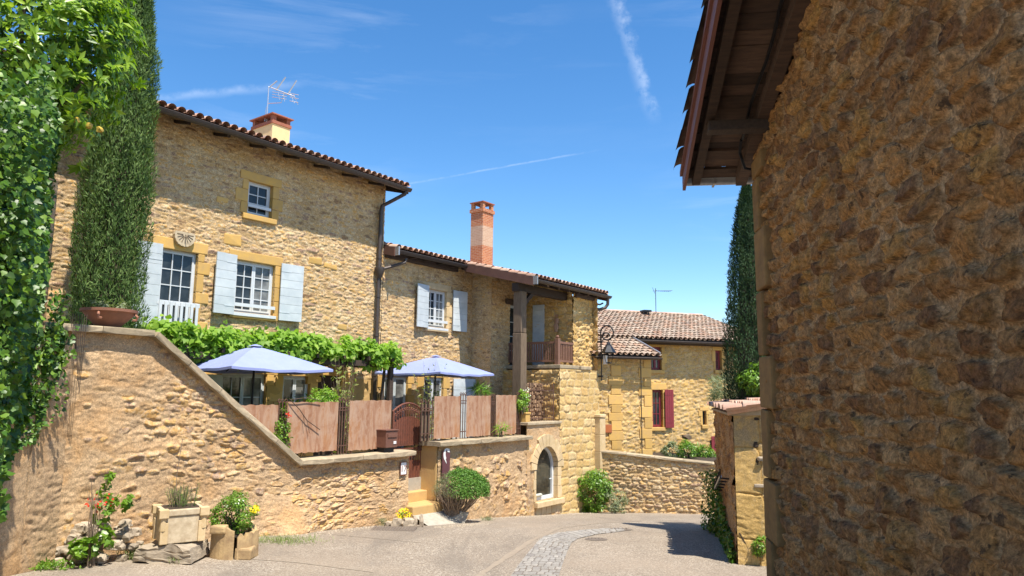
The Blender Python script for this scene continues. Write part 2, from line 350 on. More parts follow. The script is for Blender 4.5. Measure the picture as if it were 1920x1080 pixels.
def mbrick(name,a,b,mo,w=.22,h=.065):
    m,t,p=newmat(name); c=t.nodes.new('ShaderNodeTexCoord'); s=t.nodes.new('ShaderNodeSeparateXYZ'); t.links.new(c.outputs['Object'],s.inputs[0])
    ad=nd(t,'ShaderNodeMath',operation='ADD'); t.links.new(s.outputs[0],ad.inputs[0]); t.links.new(s.outputs[1],ad.inputs[1])
    cb=t.nodes.new('ShaderNodeCombineXYZ'); t.links.new(ad.outputs[0],cb.inputs[0]); t.links.new(s.outputs[2],cb.inputs[1])
    br=t.nodes.new('ShaderNodeTexBrick'); t.links.new(cb.outputs[0],br.inputs[0]); br.inputs['Scale'].default_value=1; br.inputs['Brick Width'].default_value=w; br.inputs['Row Height'].default_value=h; br.inputs['Mortar Size'].default_value=.007
    for i,q in ((1,a),(2,b),(3,mo)): br.inputs[i].default_value=(*q,1)
    cc=mixc(t,mrange(t,noise(t,c.outputs['Object'],14,5),.3,.7,0,.4),br.outputs[0],[x*.6 for x in a]); t.links.new(cc,p.inputs['Base Color']); p.inputs['Roughness'].default_value=.9
    bump(t,p,br.outputs['Fac'],-.5,.006); return m
def mglass(name,tint=(.015,.018,.02),ro=.04):
    m,t,p=newmat(name); v=objvec(t); c=mixc(t,mrange(t,noise(t,v,3,2),.4,.6),tint,[x*2.2 for x in tint]); t.links.new(c,p.inputs['Base Color'])
    p.inputs['Roughness'].default_value=ro; p.inputs['Specular IOR Level'].default_value=.45; return m
def mrust():
    m,t,p=newmat('rusty_sheet'); v=objvec(t,(3.2,1,.7)); v2=objvec(t)
    rp=ramp(t,[(.16,.075,.045),(.30,.15,.085),(.40,.25,.165),(.35,.17,.08),(.47,.34,.25)],[.2,.4,.5,.62,.8]); t.links.new(noise(t,v,1.5,9,.66,.9),rp.inputs[0])
    c=mixc(t,mrange(t,noise(t,v2,5,7,.7),.5,.66,0,.6),rp.outputs[0],(.27,.12,.06)); c=mixc(t,mrange(t,noise(t,v2,1.7,4,.6),.5,.65,0,.5),c,(.45,.33,.24)); t.links.new(c,p.inputs['Base Color']); p.inputs['Roughness'].default_value=.85; p.inputs['Specular IOR Level'].default_value=.2; bump(t,p,noise(t,v2,60,5),.3,.004); return m
M={}
M['wall']=mstone('golden_rubble',[(.32,.20,.11),(.62,.43,.20),(.48,.31,.15),(.70,.56,.35),(.60,.34,.10),(.68,.52,.31),(.37,.24,.16)],(.61,.45,.26),ga=.36,grime=(.24,.15,.085),var=.45,bs=.8,con=.24)
M['wall2']=mstone('amber_rubble',[(.44,.28,.11),(.62,.43,.18),(.57,.35,.11),(.66,.49,.25),(.60,.36,.10),(.54,.36,.16)],(.60,.43,.23),ga=.24,con=.2)
M['reta']=mstone('rendered_rubble',[(.44,.28,.14),(.60,.42,.23),(.52,.29,.09),(.62,.46,.27),(.33,.22,.16),(.62,.38,.13),(.58,.42,.25)],(.58,.405,.235),ga=.36,grime=(.25,.18,.12),var=.5,con=.20)
M['ash']=mstone('dressed_block_wall',[(.52,.34,.13),(.62,.44,.19),(.58,.37,.14),(.64,.48,.25)],(.60,.45,.24),ga=.12,var=.5,con=.12)
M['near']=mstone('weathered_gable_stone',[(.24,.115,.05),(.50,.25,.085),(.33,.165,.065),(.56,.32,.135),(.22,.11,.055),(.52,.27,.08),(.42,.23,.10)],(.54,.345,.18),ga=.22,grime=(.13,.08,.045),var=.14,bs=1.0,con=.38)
M['pave']=mstone('granite_setts',[(.24,.22,.20),(.32,.30,.27),(.27,.25,.22),(.36,.33,.29)],(.17,.15,.13),ga=.15)
M['block']=msimple('ochre_dressed_stone',(.62,.38,.11),(.52,.33,.13),.9,5,.5,spec=.1,rnd=.14)
M['blockp']=msimple('pale_dressed_stone',(.62,.47,.28),(.52,.38,.20),.9,6,.5,spec=.1,rnd=.12)
M['cap']=msimple('coping_stone',(.44,.35,.23),(.30,.24,.16),.95,7,.7,spec=.1,rnd=.15)
M['lime']=msimple('pale_carved_stone',(.58,.48,.33),(.40,.31,.20),.9,12,.4,spec=.1)
M['ochre']=msimple('ochre_plaster',(.56,.37,.15),(.48,.31,.14),.95,3,.6,spec=.1)
M['ochre2']=msimple('ochre_render_pillar',(.62,.36,.11),(.50,.34,.17),.95,1.6,.9,spec=.1,de=8)
M['tile']=mtile('clay_tile',[(.50,.25,.15),(.60,.37,.25),(.46,.27,.19),(.64,.45,.33),(.38,.22,.16)],la=.4)
M['tile2']=mtile('old_clay_tile',[(.44,.26,.17),(.56,.38,.26),(.40,.28,.20),(.56,.44,.32),(.34,.24,.18),(.62,.50,.38)],la=.55,sc=3)
M['tiled']=mtile('darkened_clay_tile',[(.13,.07,.05),(.18,.10,.07),(.11,.065,.05),(.2,.12,.085)],la=.35)  # clay darkened in its colour, so the tiles read as dark silhouettes
M['zinc']=msimple('brown_zinc',(.085,.065,.055),(.06,.048,.042),.45,10,.05,.3)
M['zincl']=msimple('pale_zinc',(.42,.42,.43),(.3,.3,.31),.4,12,.05,.6)
M['fascia']=msimple('brown_painted_board',(.15,.072,.05),(.11,.055,.04),.6,5,.1)
M['fasciar']=msimple('red_brown_board',(.215,.08,.055),(.155,.06,.045),.6,5,.15,stretch=(1,8,1))
M['beam']=msimple('dark_old_timber',(.075,.048,.034),(.045,.03,.022),.8,6,.5,stretch=(1,6,6),rnd=.4)
M['plank']=msimple('weathered_roof_plank',(.13,.075,.047),(.065,.04,.028),.85,5,.6,stretch=(6,1,6),rnd=.5)
M['post']=msimple('grey_oak_post',(.20,.142,.09),(.10,.068,.042),.85,7,.7,stretch=(7,7,.6))
M['white']=msimple('white_paint',(.62,.64,.65),(.54,.57,.58),.45,6,.08)
M['grey']=msimple('pale_grey_paint',(.55,.58,.58),(.48,.51,.52),.5,6,.08)
M['shut']=msimple('pale_blue_shutter_paint',(.56,.60,.61),(.43,.48,.50),.55,3,.12,rnd=.05)
M['red']=msimple('oxblood_paint',(.24,.03,.038),(.19,.026,.032),.5,6,.08)
M['glassc']=mglass('curtained_glass',(.10,.10,.095)); M['glass']=mglass('window_glass'); M['glassb']=mglass('shop_glass',(.03,.028,.02),.02)
M['rail']=msimple('brown_rail_paint',(.22,.11,.07),(.17,.085,.055),.5,6,.1)
M['rust']=mrust()
M['iron']=msimple('rusted_iron',(.16,.075,.045),(.09,.05,.038),.7,20,.3,.3)
M['gate']=msimple('red_brown_gate_metal',(.24,.085,.05),(.15,.06,.04),.5,14,.25,.3)
M['black']=msimple('black_iron',(.018,.018,.02),(.03,.03,.033),.4,14,.05,.5)
M['mail']=msimple('brown_metal_box',(.20,.09,.06),(.15,.07,.05),.5,6,.1,.2)
M['canopy']=msimple('blue_grey_canvas',(.27,.31,.55),(.24,.28,.51),.8,3,.08,spec=.2)
M['terra']=msimple('terracotta',(.34,.15,.09),(.26,.12,.075),.8,9,.2)
M['alu']=msimple('aluminium',(.6,.6,.62),(.5,.5,.52),.35,9,.03,.8)
M['plaster']=msimple('cream_yellow_render',(.78,.58,.30),(.70,.52,.27),.9,7,.3,spec=.1)
M['brickc']=mbrick('orange_brick',(.40,.11,.04),(.52,.19,.07),(.55,.40,.27)); M['brickp']=mbrick('pale_brick',(.55,.36,.24),(.48,.28,.18),(.58,.46,.33))
M['clay']=msimple('red_clay_slab',(.36,.13,.075),(.28,.10,.06),.85,12,.3)
M['bark']=msimple('brown_bark',(.10,.07,.048),(.06,.042,.03),.9,20,.5,stretch=(1,1,.3)); M['twig']=msimple('dry_grey_twig',(.27,.20,.14),(.17,.12,.085),.9,20,.4)
M['soil']=msimple('dark_soil',(.06,.04,.025),(.04,.028,.018),.95,20,.5)
M['rock']=msimple('grey_beige_rock',(.44,.36,.26),(.30,.25,.19),.95,8,.9,spec=.1,rnd=.2)
M['ledge']=msimple('pale_concrete',(.42,.38,.31),(.34,.30,.24),.92,9,.4,spec=.1)
M['log']=msimple('cut_firewood',(.42,.27,.15),(.18,.11,.07),.9,14,.4,rnd=.5)
M['ivy']=mleaf('ivy_leaf',[(.025,.06,.008),(.08,.17,.015),(.05,.12,.010),(.19,.31,.03)],.42,.25,.4)
M['laurel']=mleaf('laurel_leaf',[(.08,.16,.012),(.22,.35,.02),(.14,.25,.016),(.34,.46,.03)],.36,.32,.45)
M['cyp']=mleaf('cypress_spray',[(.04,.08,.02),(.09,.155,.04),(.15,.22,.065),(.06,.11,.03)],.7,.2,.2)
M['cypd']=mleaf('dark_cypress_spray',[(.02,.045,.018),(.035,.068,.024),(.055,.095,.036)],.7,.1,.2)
M['vine']=mleaf('vine_leaf',[(.15,.27,.03),(.25,.40,.05),(.20,.34,.04),(.33,.46,.07)],.5,.42,.3)
M['bush']=mleaf('bush_leaf',[(.07,.15,.015),(.15,.27,.03),(.20,.33,.035),(.10,.2,.02)],.35,.3,.5)
M['box']=mleaf('clipped_shrub_leaf',[(.07,.16,.025),(.11,.22,.035),(.14,.27,.04)],.55,.25,.3)
M['sage']=mleaf('grey_green_leaf',[(.16,.20,.10),(.24,.27,.15),(.30,.32,.2)],.7,.25,.2)
M['weed']=mleaf('weed_leaf',[(.13,.19,.05),(.22,.28,.09),(.30,.33,.14),(.16,.24,.06)],.6,.3,.2)
M['bamb']=mleaf('bamboo_leaf',[(.26,.30,.08),(.36,.37,.13),(.20,.27,.06),(.44,.40,.2)],.5,.4,.3)
M['yel']=mleaf('yellow_petal',[(.85,.62,.02),(.8,.7,.05)],.6,.3,.2); M['redf']=mleaf('red_petal',[(.7,.03,.02),(.75,.12,.06)],.6,.3,.2); M['whf']=mleaf('white_petal',[(.8,.78,.72),(.7,.68,.6)],.6,.3,.2)
M['fruit']=msimple('yellow_fruit',(.55,.38,.05),(.4,.25,.04),.5,9,.1)
M['purple']=msimple('plum_sign_metal',(.13,.045,.05),(.11,.04,.045),.5,6,.05); M['signw']=msimple('sign_white',(.82,.80,.76),(.75,.73,.7),.6,9,.05)
M['orange']=msimple('rust_orange_plaque',(.42,.12,.03),(.34,.10,.03),.5,6,.1); M['manh']=msimple('cast_iron_cover',(.20,.16,.125),(.15,.12,.095),.7,20,.4,.2)
M['cush']=msimple('pale_cushion',(.5,.5,.42),(.4,.4,.34),.8,8,.1); M['gold']=msimple('yellow_glass',(.7,.42,.03),(.6,.3,.02),.3,8,.05)
# ------------------------------------------------------------------ leaves
TM={'lance':(np.array([(0,0,0),(.42,.19,.07),(1,0,-.1),(.42,-.19,.07),(.45,0,0)]),[(0,4,2,1),(0,3,2,4)]),
 'broad':(np.array([(0,0,0),(.0,.36,.02),(.38,.5,.06),(.58,.26,.03),(1,0,-.08),(.58,-.26,.03),(.38,-.5,.06),(.0,-.36,.02),(.35,0,0)]),[(0,8,2,1),(8,4,3,2),(8,6,5,4),(0,7,6,8)]),
 'dia':(np.array([(0,0,0),(.5,.3,.04),(1,0,0),(.5,-.3,.04)]),[(0,3,2,1)]),
 'spray':(np.array([(0,0,0),(.45,.10,.03),(1,0,0),(.45,-.10,.03)]),[(0,3,2,1)]),
 'blade':(np.array([(0,.04,0),(0,-.04,0),(.6,-.035,.02),(1,0,-.05),(.6,.035,.02)]),[(0,1,2,4),(4,2,3,3)])}
TM['blade']=(np.array([(0,.045,0),(0,-.045,0),(1,-.008,0),(1,.008,0)]),[(0,1,2,3)])
def nrm(a): return a/(np.linalg.norm(a,axis=-1,keepdims=True)+1e-9)
def leaves(name,mat,parent,P,N,D,size,tm,rnd=None):
    P=np.asarray(P,float); N=nrm(np.asarray(N,float)); D=np.asarray(D,float); D=nrm(D-N*(D*N).sum(-1,keepdims=True)); B=np.cross(N,D)
    tv,tf=TM[tm]; size=np.broadcast_to(np.asarray(size,float),(len(P),))
    V=P[:,None,:]+size[:,None,None]*(tv[None,:,0:1]*D[:,None,:]+tv[None,:,1:2]*B[:,None,:]+tv[None,:,2:3]*N[:,None,:])
    k=len(tv); Fc=(np.arange(len(P))[:,None,None]*k+np.array(tf)[None]).reshape(-1,4)
    if rnd is None: rnd=rng.random(len(P))
    return npmesh(name,V.reshape(-1,3),Fc,mat,parent,rnd=np.repeat(rnd,len(tf)))
def rdir(n): return nrm(rng.normal(size=(n,3)))
def blobpts(c,rad,n,clumps=40,cr=.28,shell=.55,zmin=None):
    """clumped crown: points + outward normals"""
    c=np.array(c); rad=np.array(rad); cd_=rdir(clumps); cc=cd_*rad*rng.uniform(.55,.95,(clumps,1))
    k=rng.integers(0,clumps,n); d=rdir(n); d=nrm(d+cd_[k]*.7)
    P=c+cc[k]+d*cr*rad.mean()*rng.uniform(shell,1.,(n,1)); N=nrm(d+cd_[k]*.6)
    if zmin is not None: P[:,2]=np.maximum(P[:,2],zmin+rng.random(n)*.05)
    return P,N
def foliage(name,mat,root,c,rad,n,size,tm='lance',clumps=40,cr=.28,up=.5,shell=.5,zmin=None,hang=0,sizev=.3):
    P,N=blobpts(c,rad,n,clumps,cr,shell,zmin)
    NN=N+np.array([0,0,up])+rng.normal(size=N.shape)*.5; D=N*.6+rng.normal(size=N.shape)*.7+np.array([0,0,-hang])
    return leaves(name,mat,root,P,NN,D,size*rng.uniform(1-sizev,1+sizev,n),tm)
def stems(m,c,spread,h,n,r=.012,curve=.3,sd=1):
    q=random.Random(sd)
    for i in range(n):
        a=q.uniform(0,6.28); s=q.uniform(.2,1)*spread; hh=h*q.uniform(.7,1); b=(c[0]+q.uniform(-.06,.06),c[1]+q.uniform(-.06,.06),c[2])
        P=[(b[0]+s*math.cos(a)*t**1.3+q.uniform(-1,1)*.05*t,b[1]+s*math.sin(a)*t**1.3+q.uniform(-1,1)*.05*t,b[2]+hh*t) for t in (0,.25,.5,.75,1)]
        m.tube(P,[r,r*.85,r*.7,r*.5,r*.3],5)
def shrub(nm,label,cat,fr,x,y,z,rad,n,size,mat='bush',tm='lance',group=None,cz=None,**k):
    t=thing(nm,label,cat,fr,x,y,z,group); c=(x,y,z+(cz if cz is not None else rad[2]))
    foliage('foliage',M[mat],t,c,rad,n,size,tm,**k)
    m=MB(); stems(m,(x,y,z-.05),max(rad[0],.05)*.7,rad[2]*1.5,7,.014*max(.5,rad[0]*2)); m.build('stem',M['bark'],t); return t

# ------------------------------------------------------------------ builders
def ctiles(m,f,na,rows,pitch=.21,expo=.34,seg=6,jit=.012,ch=True,rfun=None):
    for i in range(na):
        ac=(i+.5)*pitch
        for k in range(rows):
            r=random.random() if rfun is None else rfun(); ja=random.uniform(-jit,jit); b0=k*expo-.03+random.uniform(-jit,jit)*1.6; le=expo+.1
            for kind in (0,1) if ch else (0,):
                vs=[]; n=seg if kind==0 else max(3,seg//2)
                for bb,rr,hh in ((b0,.092 if kind==0 else .085,.035),(b0+le,.074,.0)):
                    for q in range(n+1):
                        an=math.pi*q/n
                        if kind==0: vs.append(f(ac+ja+(rr*math.cos(an)),bb,hh+.02+rr*.95*math.sin(an)))
                        else: vs.append(f(ac+pitch/2+ja+rr*math.cos(an),bb+.04,.055+hh*.5-.05*math.sin(an)))
                m.add(vs,[(q,q+1,n+2+q,n+1+q) for q in range(n)],r if kind==0 else random.random())
def roof(parent,x0,x1,ye,ze,slope,depth,mat='tile',rows=None,seg=6,deck=True,name='roof',pitch=.21,thick=.05):
    c=math.sqrt(1+slope*slope)
    f=lambda a,b,h:(x0+a,ye+b/c-h*slope/c,ze+b*slope/c+h/c)
    rows=rows or int(depth*c/.34); m=MB(); na=int((x1-x0)/pitch); ctiles(m,f,na,rows,(x1-x0)/na,.34,seg)
    o=m.build(name,M[mat],parent,smooth=True)
    if deck:
        m=MB(); y1=ye+depth; z1=ze+depth*slope
        vs=[(x0,ye+.04,ze+.012),(x1,ye+.04,ze+.012),(x1,y1,z1),(x0,y1,z1)]; vs+=[(a,b,z-thick) for a,b,z in vs]
        m.add(vs,[(0,1,2,3),(7,6,5,4),(0,4,5,1),(1,5,6,2),(2,6,7,3),(3,7,4,0)],.3); m.build('roof_deck',M['beam'],o)
    return o
def gutter(parent,x0,x1,y,z,r=.075,mat='zinc',name='gutter'):
    m=MB(); n=10; V=[]
    for x in (x0,x1):
        for rr in (r,r*.9):
            for k in range(n+1): an=math.pi+math.pi*k/n; V.append((x,y+rr*math.cos(an),z+rr*math.sin(an)))
    a=n+1; fs=[(k,k+1,2*a+k+1,2*a+k) for k in range(n)]+[(a+k+1,a+k,3*a+k,3*a+k+1) for k in range(n)]+[(k,a+k,a+k+1,k+1) for k in range(n)]+[(2*a+k,2*a+k+1,3*a+k+1,3*a+k) for k in range(n)]
    m.add(V,fs); m.tube([(x0,y-r,z+.003),(x1,y-r,z+.003)],.011,6)
    for x in (x0+.004,x1-.004): m.add([(x,y+r*math.cos(math.pi+math.pi*k/n),z+r*math.sin(math.pi+math.pi*k/n)) for k in range(n+1)],[tuple(range(n+1))])
    x=x0+.5
    while x<x1: m.box(x-.012,x+.012,y-r-.004,y+r+.04,z-.01,z+.012); x+=1.2
    return m.build(name,M[mat],parent,smooth=True)
def window(parent,x0,x1,z0,z1,y,sashes=2,cols=2,rows=4,mat='white',name='window',fw_=.05,glass='glass'):
    m=MB(); m.box(x0,x1,y-.02,y+.05,z1-fw_,z1); m.box(x0,x1,y-.02,y+.05,z0,z0+fw_); m.box(x0,x0+fw_,y-.02,y+.05,z0+fw_,z1-fw_); m.box(x1-fw_,x1,y-.02,y+.05,z0+fw_,z1-fw_)
    a,b,c,d=x0+fw_,x1-fw_,z0+fw_,z1-fw_; w=(b-a)/sashes; s=.042; o=m
    for i in range(sashes):
        l=a+i*w+.003; r=l+w-.006
        m.box(l,l+s,y-.035,y+.02,c+.003,d-.003); m.box(r-s,r,y-.035,y+.02,c+.003,d-.003); m.box(l+s,r-s,y-.035,y+.02,c+.003,c+s); m.box(l+s,r-s,y-.035,y+.02,d-s,d-.003)
        for j in range(1,cols): xx=l+s+(r-l-2*s)*j/cols; m.box(xx-.011,xx+.011,y-.028,y+.012,c+s,d-s)
        for j in range(1,rows): zz=c+s+(d-c-2*s)*j/rows; m.box(l+s,r-s,y-.026,y+.010,zz-.011,zz+.011)
    o=m.build(name,M[mat],parent)
    for i in range(sashes):
        l=a+i*w; g=MB(); g.box(l+s,l+w-s,y-.006,y+.004,c+s,d-s); g.build('pane',M['glassc' if (sashes==2 and i==1 and glass=='glass') else glass],o)
    return o
def shutter(parent,x0,x1,z0,z1,y,boards=7,mat='shut',vert=False,ang=0,hinge='l',n='shutter',label=None):
    m=MB(); t=.035; N_=boards
    if vert:
        for i in range(N_): w=(x1-x0)/N_; m.chbox(x0+i*w+.002,x0+(i+1)*w-.002,y-t,y,z0,z1,.004)
    else:
        for i in range(N_): h=(z1-z0)/N_; m.chbox(x0,x1,y-t,y,z0+i*h+.002,z0+(i+1)*h-.002,.004)
    for q in (.15,.8): zz=z0+(z1-z0)*q; m.box(x0+.02,x1-.02,y+.002,y+.03,zz-.04,zz+.04)
    for q in (.14,.86): zz=z0+(z1-z0)*q; xx=x0 if hinge=='l' else x1; s=1 if hinge=='l' else -1; m.box(min(xx,xx+s*.28),max(xx,xx+s*.28),y-t-.006,y-t-.001,zz-.012,zz+.012)
    if ang:
        px_=x0 if hinge=='l' else x1; ca,sa=math.cos(ang),math.sin(ang); m.v=[(px_+(v[0]-px_)*ca-(v[1]-y)*sa,y+(v[0]-px_)*sa+(v[1]-y)*ca,v[2]) for v in m.v]
    return m.build(n,M[mat],parent,label=label)
def surround(parent,x0,x1,z0,z1,y,w=.22,lint=.24,sill=True,mat='block',proud=.035,seed=0,depth=.26,arch=False,name='stone_surround'):
    q=random.Random(seed); m=MB()
    m.chbox(x0-w*.9,x1+w*.9,y-proud-.004,y+depth,z1,z1+lint,.015,.006)
    for side in (0,1):
        z=z0
        k=0
        while z<z1-.02:
            h=min(q.uniform(.24,.42),z1-z); 
            if z1-z-h<.12: h=z1-z
            ww=w*(1.25 if k%2 else .7)*q.uniform(.85,1.15); k+=1
            if side==0: m.chbox(x0-ww,x0,y-proud,y+depth,z+.004,z+h-.004,.014,.004)
            else: m.chbox(x1,x1+ww,y-proud,y+depth,z+.004,z+h-.004,.014,.004)
            z+=h
    if sill: m.chbox(x0-w*.5,x1+w*.5,y-proud-.05,y+depth,z0-.13,z0-.002,.015,.004)
    return m.build(name,M[mat],parent)
WK=dict(cw=.25,ch=.076,jit=.95,warp=.5,gap=.003,rim=.014,depth=.016,tilt=.8,fine=.009,wvar=.5,pn=3.4,strata=.012,rough=.009)

# ------------------------------------------------------------------ ground
xs=np.concatenate([np.linspace(-120,-12,14),np.arange(-11,14,.5),np.linspace(15,120,14)]); ys=np.concatenate([np.linspace(-30,0,8),np.arange(1,34,.5),np.linspace(36,220,16)])
Xg,Yg=np.meshgrid(xs,ys,indexing='ij'); Zg=gz(Xg,Yg)+.03*fbm(Xg*.4,Yg*.4,2,2)
idx=np.arange(len(xs)*len(ys)).reshape(len(xs),len(ys)); Q=np.stack([idx[:-1,:-1],idx[1:,:-1],idx[1:,1:],idx[:-1,1:]],-1).reshape(-1,4)
m,t,p=newmat('gravelled_road'); v=objvec(t)
vo=t.nodes.new('ShaderNodeTexVoronoi'); vo.inputs['Scale'].default_value=55; t.links.new(v,vo.inputs['Vector'])
rp=ramp(t,[(.13,.102,.076),(.30,.245,.185),(.215,.172,.128),(.45,.39,.31),(.165,.13,.098)]); sp=t.nodes.new('ShaderNodeSeparateColor'); t.links.new(vo.outputs['Color'],sp.inputs[0]); t.links.new(sp.outputs[0],rp.inputs[0])
c=mixc(t,mrange(t,noise(t,v,.55,5,.6),.42,.62,0,.55),rp.outputs[0],(.24,.19,.14)); c=mixc(t,mrange(t,noise(t,objvec(t,(.9,.25,1)),1.1,6,.65,.6),.50,.66,0,.5),c,(.155,.13,.105)); c=mixc(t,mrange(t,noise(t,v,1.7,6,.7,.8),.56,.72,0,.45),c,(.15,.125,.10)); c=mixc(t,mrange(t,noise(t,v,.22,3),.5,.65,0,.35),c,(.38,.30,.22))
t.links.new(c,p.inputs['Base Color']); p.inputs['Roughness'].default_value=.95; p.inputs['Specular IOR Level'].default_value=.2; bump(t,p,vo.outputs['Distance'],.5,.008); M['road']=m
g=npmesh('road',np.stack([Xg,Yg,Zg],-1).reshape(-1,3),Q,M['road'],smooth=True); g['kind']='structure'
def gzz(x,y): return float(gz(x,y)+.03*fbm(np.array(x)*.4,np.array(y)*.4,2,2))
# granite sett strip
Lp=[(890,1190),(958,1080),(988,1040),(1018,1007),(1048,999),(1100,993),(1165,990)]; Rp=[(1036,1190),(1048,1080),(1060,1045),(1071,1019),(1084,1010),(1120,1002),(1172,996)]
A=np.array([gp(*q)[:2] for q in Lp]); B=np.array([gp(*q)[:2] for q in Rp]); cum=np.concatenate([[0],np.cumsum(np.linalg.norm((A+B)[1:]/2-(A+B)[:-1]/2,axis=1))])
ss=np.arange(0,cum[-1],.02); tt=np.linspace(0,1,44)
AX=np.stack([np.interp(ss,cum,A[:,i]) for i in (0,1)],-1); BX=np.stack([np.interp(ss,cum,B[:,i]) for i in (0,1)],-1)
P=AX[:,None]*(1-tt)[None,:,None]+BX[:,None]*tt[None,:,None]; wd=.78
h,a_,m_,b_=stones(np.repeat((tt*wd)[None,:],len(ss),0),np.repeat(ss[:,None],len(tt),1),cw=.13,ch=.19,jit=.3,warp=.12,gap=.012,rim=.02,depth=.013,tilt=.4,fine=.003,wvar=.1,pn=4,sd=5)
Zp=gz(P[...,0],P[...,1])+.03*fbm(P[...,0]*.4,P[...,1]*.4,2,2)+.004+h-.002
idx=np.arange(len(ss)*len(tt)).reshape(len(ss),len(tt)); Q=np.stack([idx[:-1,:-1],idx[:-1,1:],idx[1:,1:],idx[1:,:-1]],-1).reshape(-1,4)
g=npmesh('paving_strip',np.concatenate([P,Zp[...,None]],-1).reshape(-1,3),Q,M['pave'],smooth=True,attr=np.stack([a_,m_,b_,a_*0+1],-1).reshape(-1,4)); g['kind']='structure'
# concrete seams across the road surface
M['seam']=msimple('pale_seam',(.31,.25,.18),(.25,.20,.15),.95,9,.3)
def seam(name,pts,w):
    q=[gp(*a)[:2] for a in pts]; P_=[]
    for a,b in zip(q[:-1],q[1:]):
        for k in range(8): P_.append((a[0]+(b[0]-a[0])*k/8,a[1]+(b[1]-a[1])*k/8))
    P_.append(q[-1]); vs=[]
    for i,pp in enumerate(P_):
        a=P_[max(i-1,0)]; b=P_[min(i+1,len(P_)-1)]; d=np.array([b[0]-a[0],b[1]-a[1]]); d/=np.linalg.norm(d); n=np.array([-d[1],d[0]])*w/2*random.uniform(.7,1.3)
        for s in (-1,1): x,y=pp[0]+s*n[0],pp[1]+s*n[1]; vs.append((x,y,gzz(x,y)+.005))
    m=MB(); m.add(vs,[(2*i,2*i+1,2*i+3,2*i+2) for i in range(len(P_)-1)]); o=m.build(name,M['seam']); o['kind']='structure'
seam('road_edge_strip',[(850,1110),(905,1075),(950,1045),(1000,1012),(1050,990),(1120,981),(1200,977)],.12)
seam('road_seam',[(455,1048),(560,1056),(700,1074)],.03); seam('road_seam',[(565,998),(680,1008),(790,1018)],.03)
# terraces behind the walls
def struct_box(n,fr,x0,x1,y0,y1,z0,z1,mat):
    m=MB(); m.box(x0,x1,y0,y1,z0,z1); b=((x0+x1)/2,(y0+y1)/2,z0); o=m.build(n,M[mat],None,fr=fr,base=b); o['kind']='structure'; return o
struct_box('terrace',H,6.3,18.85,12.66,15.2,-2.2,-.5,'ledge'); struct_box('upper_terrace',H,3.0,6.2,12.68,15.2,-1,2.35,'ledge')

# ------------------------------------------------------------------ house with the long facade
A1=15.15
h1=thing('stone_house','tall golden rubble stone house with pale blue shutters, long tiled eave and a cream chimney','house',H,9,A1,-.5)
door=(7.72,8.56,2.48,4.6); win=(9.50,10.58,3.38,4.62); sm=(9.70,10.38,5.76,6.60); g1=(9.33,10.52,-.5,1.96); g2=(10.98,11.80,.2,1.94); g3=(12.0,12.8,-.5,1.98)
relief('wall',M['wall'],h1,3.0,14.15,lambda x:1.9,lambda x:7.56,A1,.021,holes=[door,win,sm,g1,g2,g3],sd=1,**WK)
relief('wall',M['ochre'],h1,6.0,14.15,lambda x:-.5,lambda x:1.9,A1,.05,holes=[g1,g2,g3],sd=2,cw=.4,ch=.25,depth=.015,gap=.02,tilt=.3)
side_relief('wall',M['wall'],h1,14.15,15.15,22,-.5,7.3,.06,sign=1,zt=lambda y:7.4+.27*min(max(y-15.15,0),3.6)-.27*max(y-18.75,0),sd=3,**WK)
part('wall_core',M['wall'],h1,lambda m:(m.box(3,14.12,15.42,22,-.5,7.3)),label='plain inner masonry behind the facade')
roof(h1,2.8,14.42,14.47,7.42,.27,4.2)
def r1b(m):
    f=[(2.8,18.75,8.56),(14.4,18.75,8.56),(14.4,23,7.4),(2.8,23,7.4)]; m.add(f,[(0,1,2,3)])
part('rear_roof',M['tile'],h1,r1b)
def soff(m,x0,x1,ye,yw,z,s,n):
    k=0; x=x0+.25
    while x<x1: m.add([(x-.04,ye+.05,z+.0),(x+.04,ye+.05,z+.0),(x+.04,yw+.1,z+.19),(x-.04,yw+.1,z+.19),(x-.04,ye+.05,z-.07),(x+.04,ye+.05,z-.07),(x+.04,yw+.1,z+.12),(x-.04,yw+.1,z+.12)],[(7,6,5,4),(0,4,5,1),(1,5,6,2),(3,7,4,0)]); x+=.95
part('rafter',M['beam'],h1,lambda m:soff(m,2.8,14.35,14.5,A1,7.33,0,0))
part('verge_board',M['beam'],h1,lambda m:m.add([(14.42,14.47,7.38),(14.42,18.7,8.52),(14.42,18.7,8.36),(14.42,14.47,7.22),(14.39,14.47,7.38),(14.39,18.7,8.52),(14.39,18.7,8.36),(14.39,14.47,7.22)],[(0,1,2,3),(7,6,5,4),(0,3,7,4),(3,2,6,7)]))
gutter(h1,2.8,14.44,14.43,7.36,.085)
dp=part('downpipe',M['zinc'],h1,lambda m:(m.tube([(14.3,14.43,7.30),(14.28,14.46,7.2),(14.05,14.9,6.95),(13.93,15.02,6.85),(13.9,15.03,6.7),(13.9,15.03,-.5)],.055,10),[m.tube([(13.9,15.03,z),(13.9,15.03,z+.05)],.068,10) for z in (6.6,5.3,4.2,3.1,2.0,.8)]),smooth=True)
part('hopper',M['zinc'],dp,lambda m:(m.lathe([(.06,0),(.075,.02),(.14,.2),(.14,.3),(.10,.31)],(13.9,15.0,4.75),10)),smooth=True)
part('branch_pipe',M['zinc'],dp,lambda m:m.tube([(13.93,15.0,5.0),(14.2,14.9,5.1),(14.62,14.72,5.28),(14.66,14.72,5.4)],.045,8),smooth=True)
part('cable',M['black'],h1,lambda m:m.tube([(14.04,15.08,z) for z in (7.1,6.2,5.2,4.5,3,1.5,0,-.4)],.012,5))
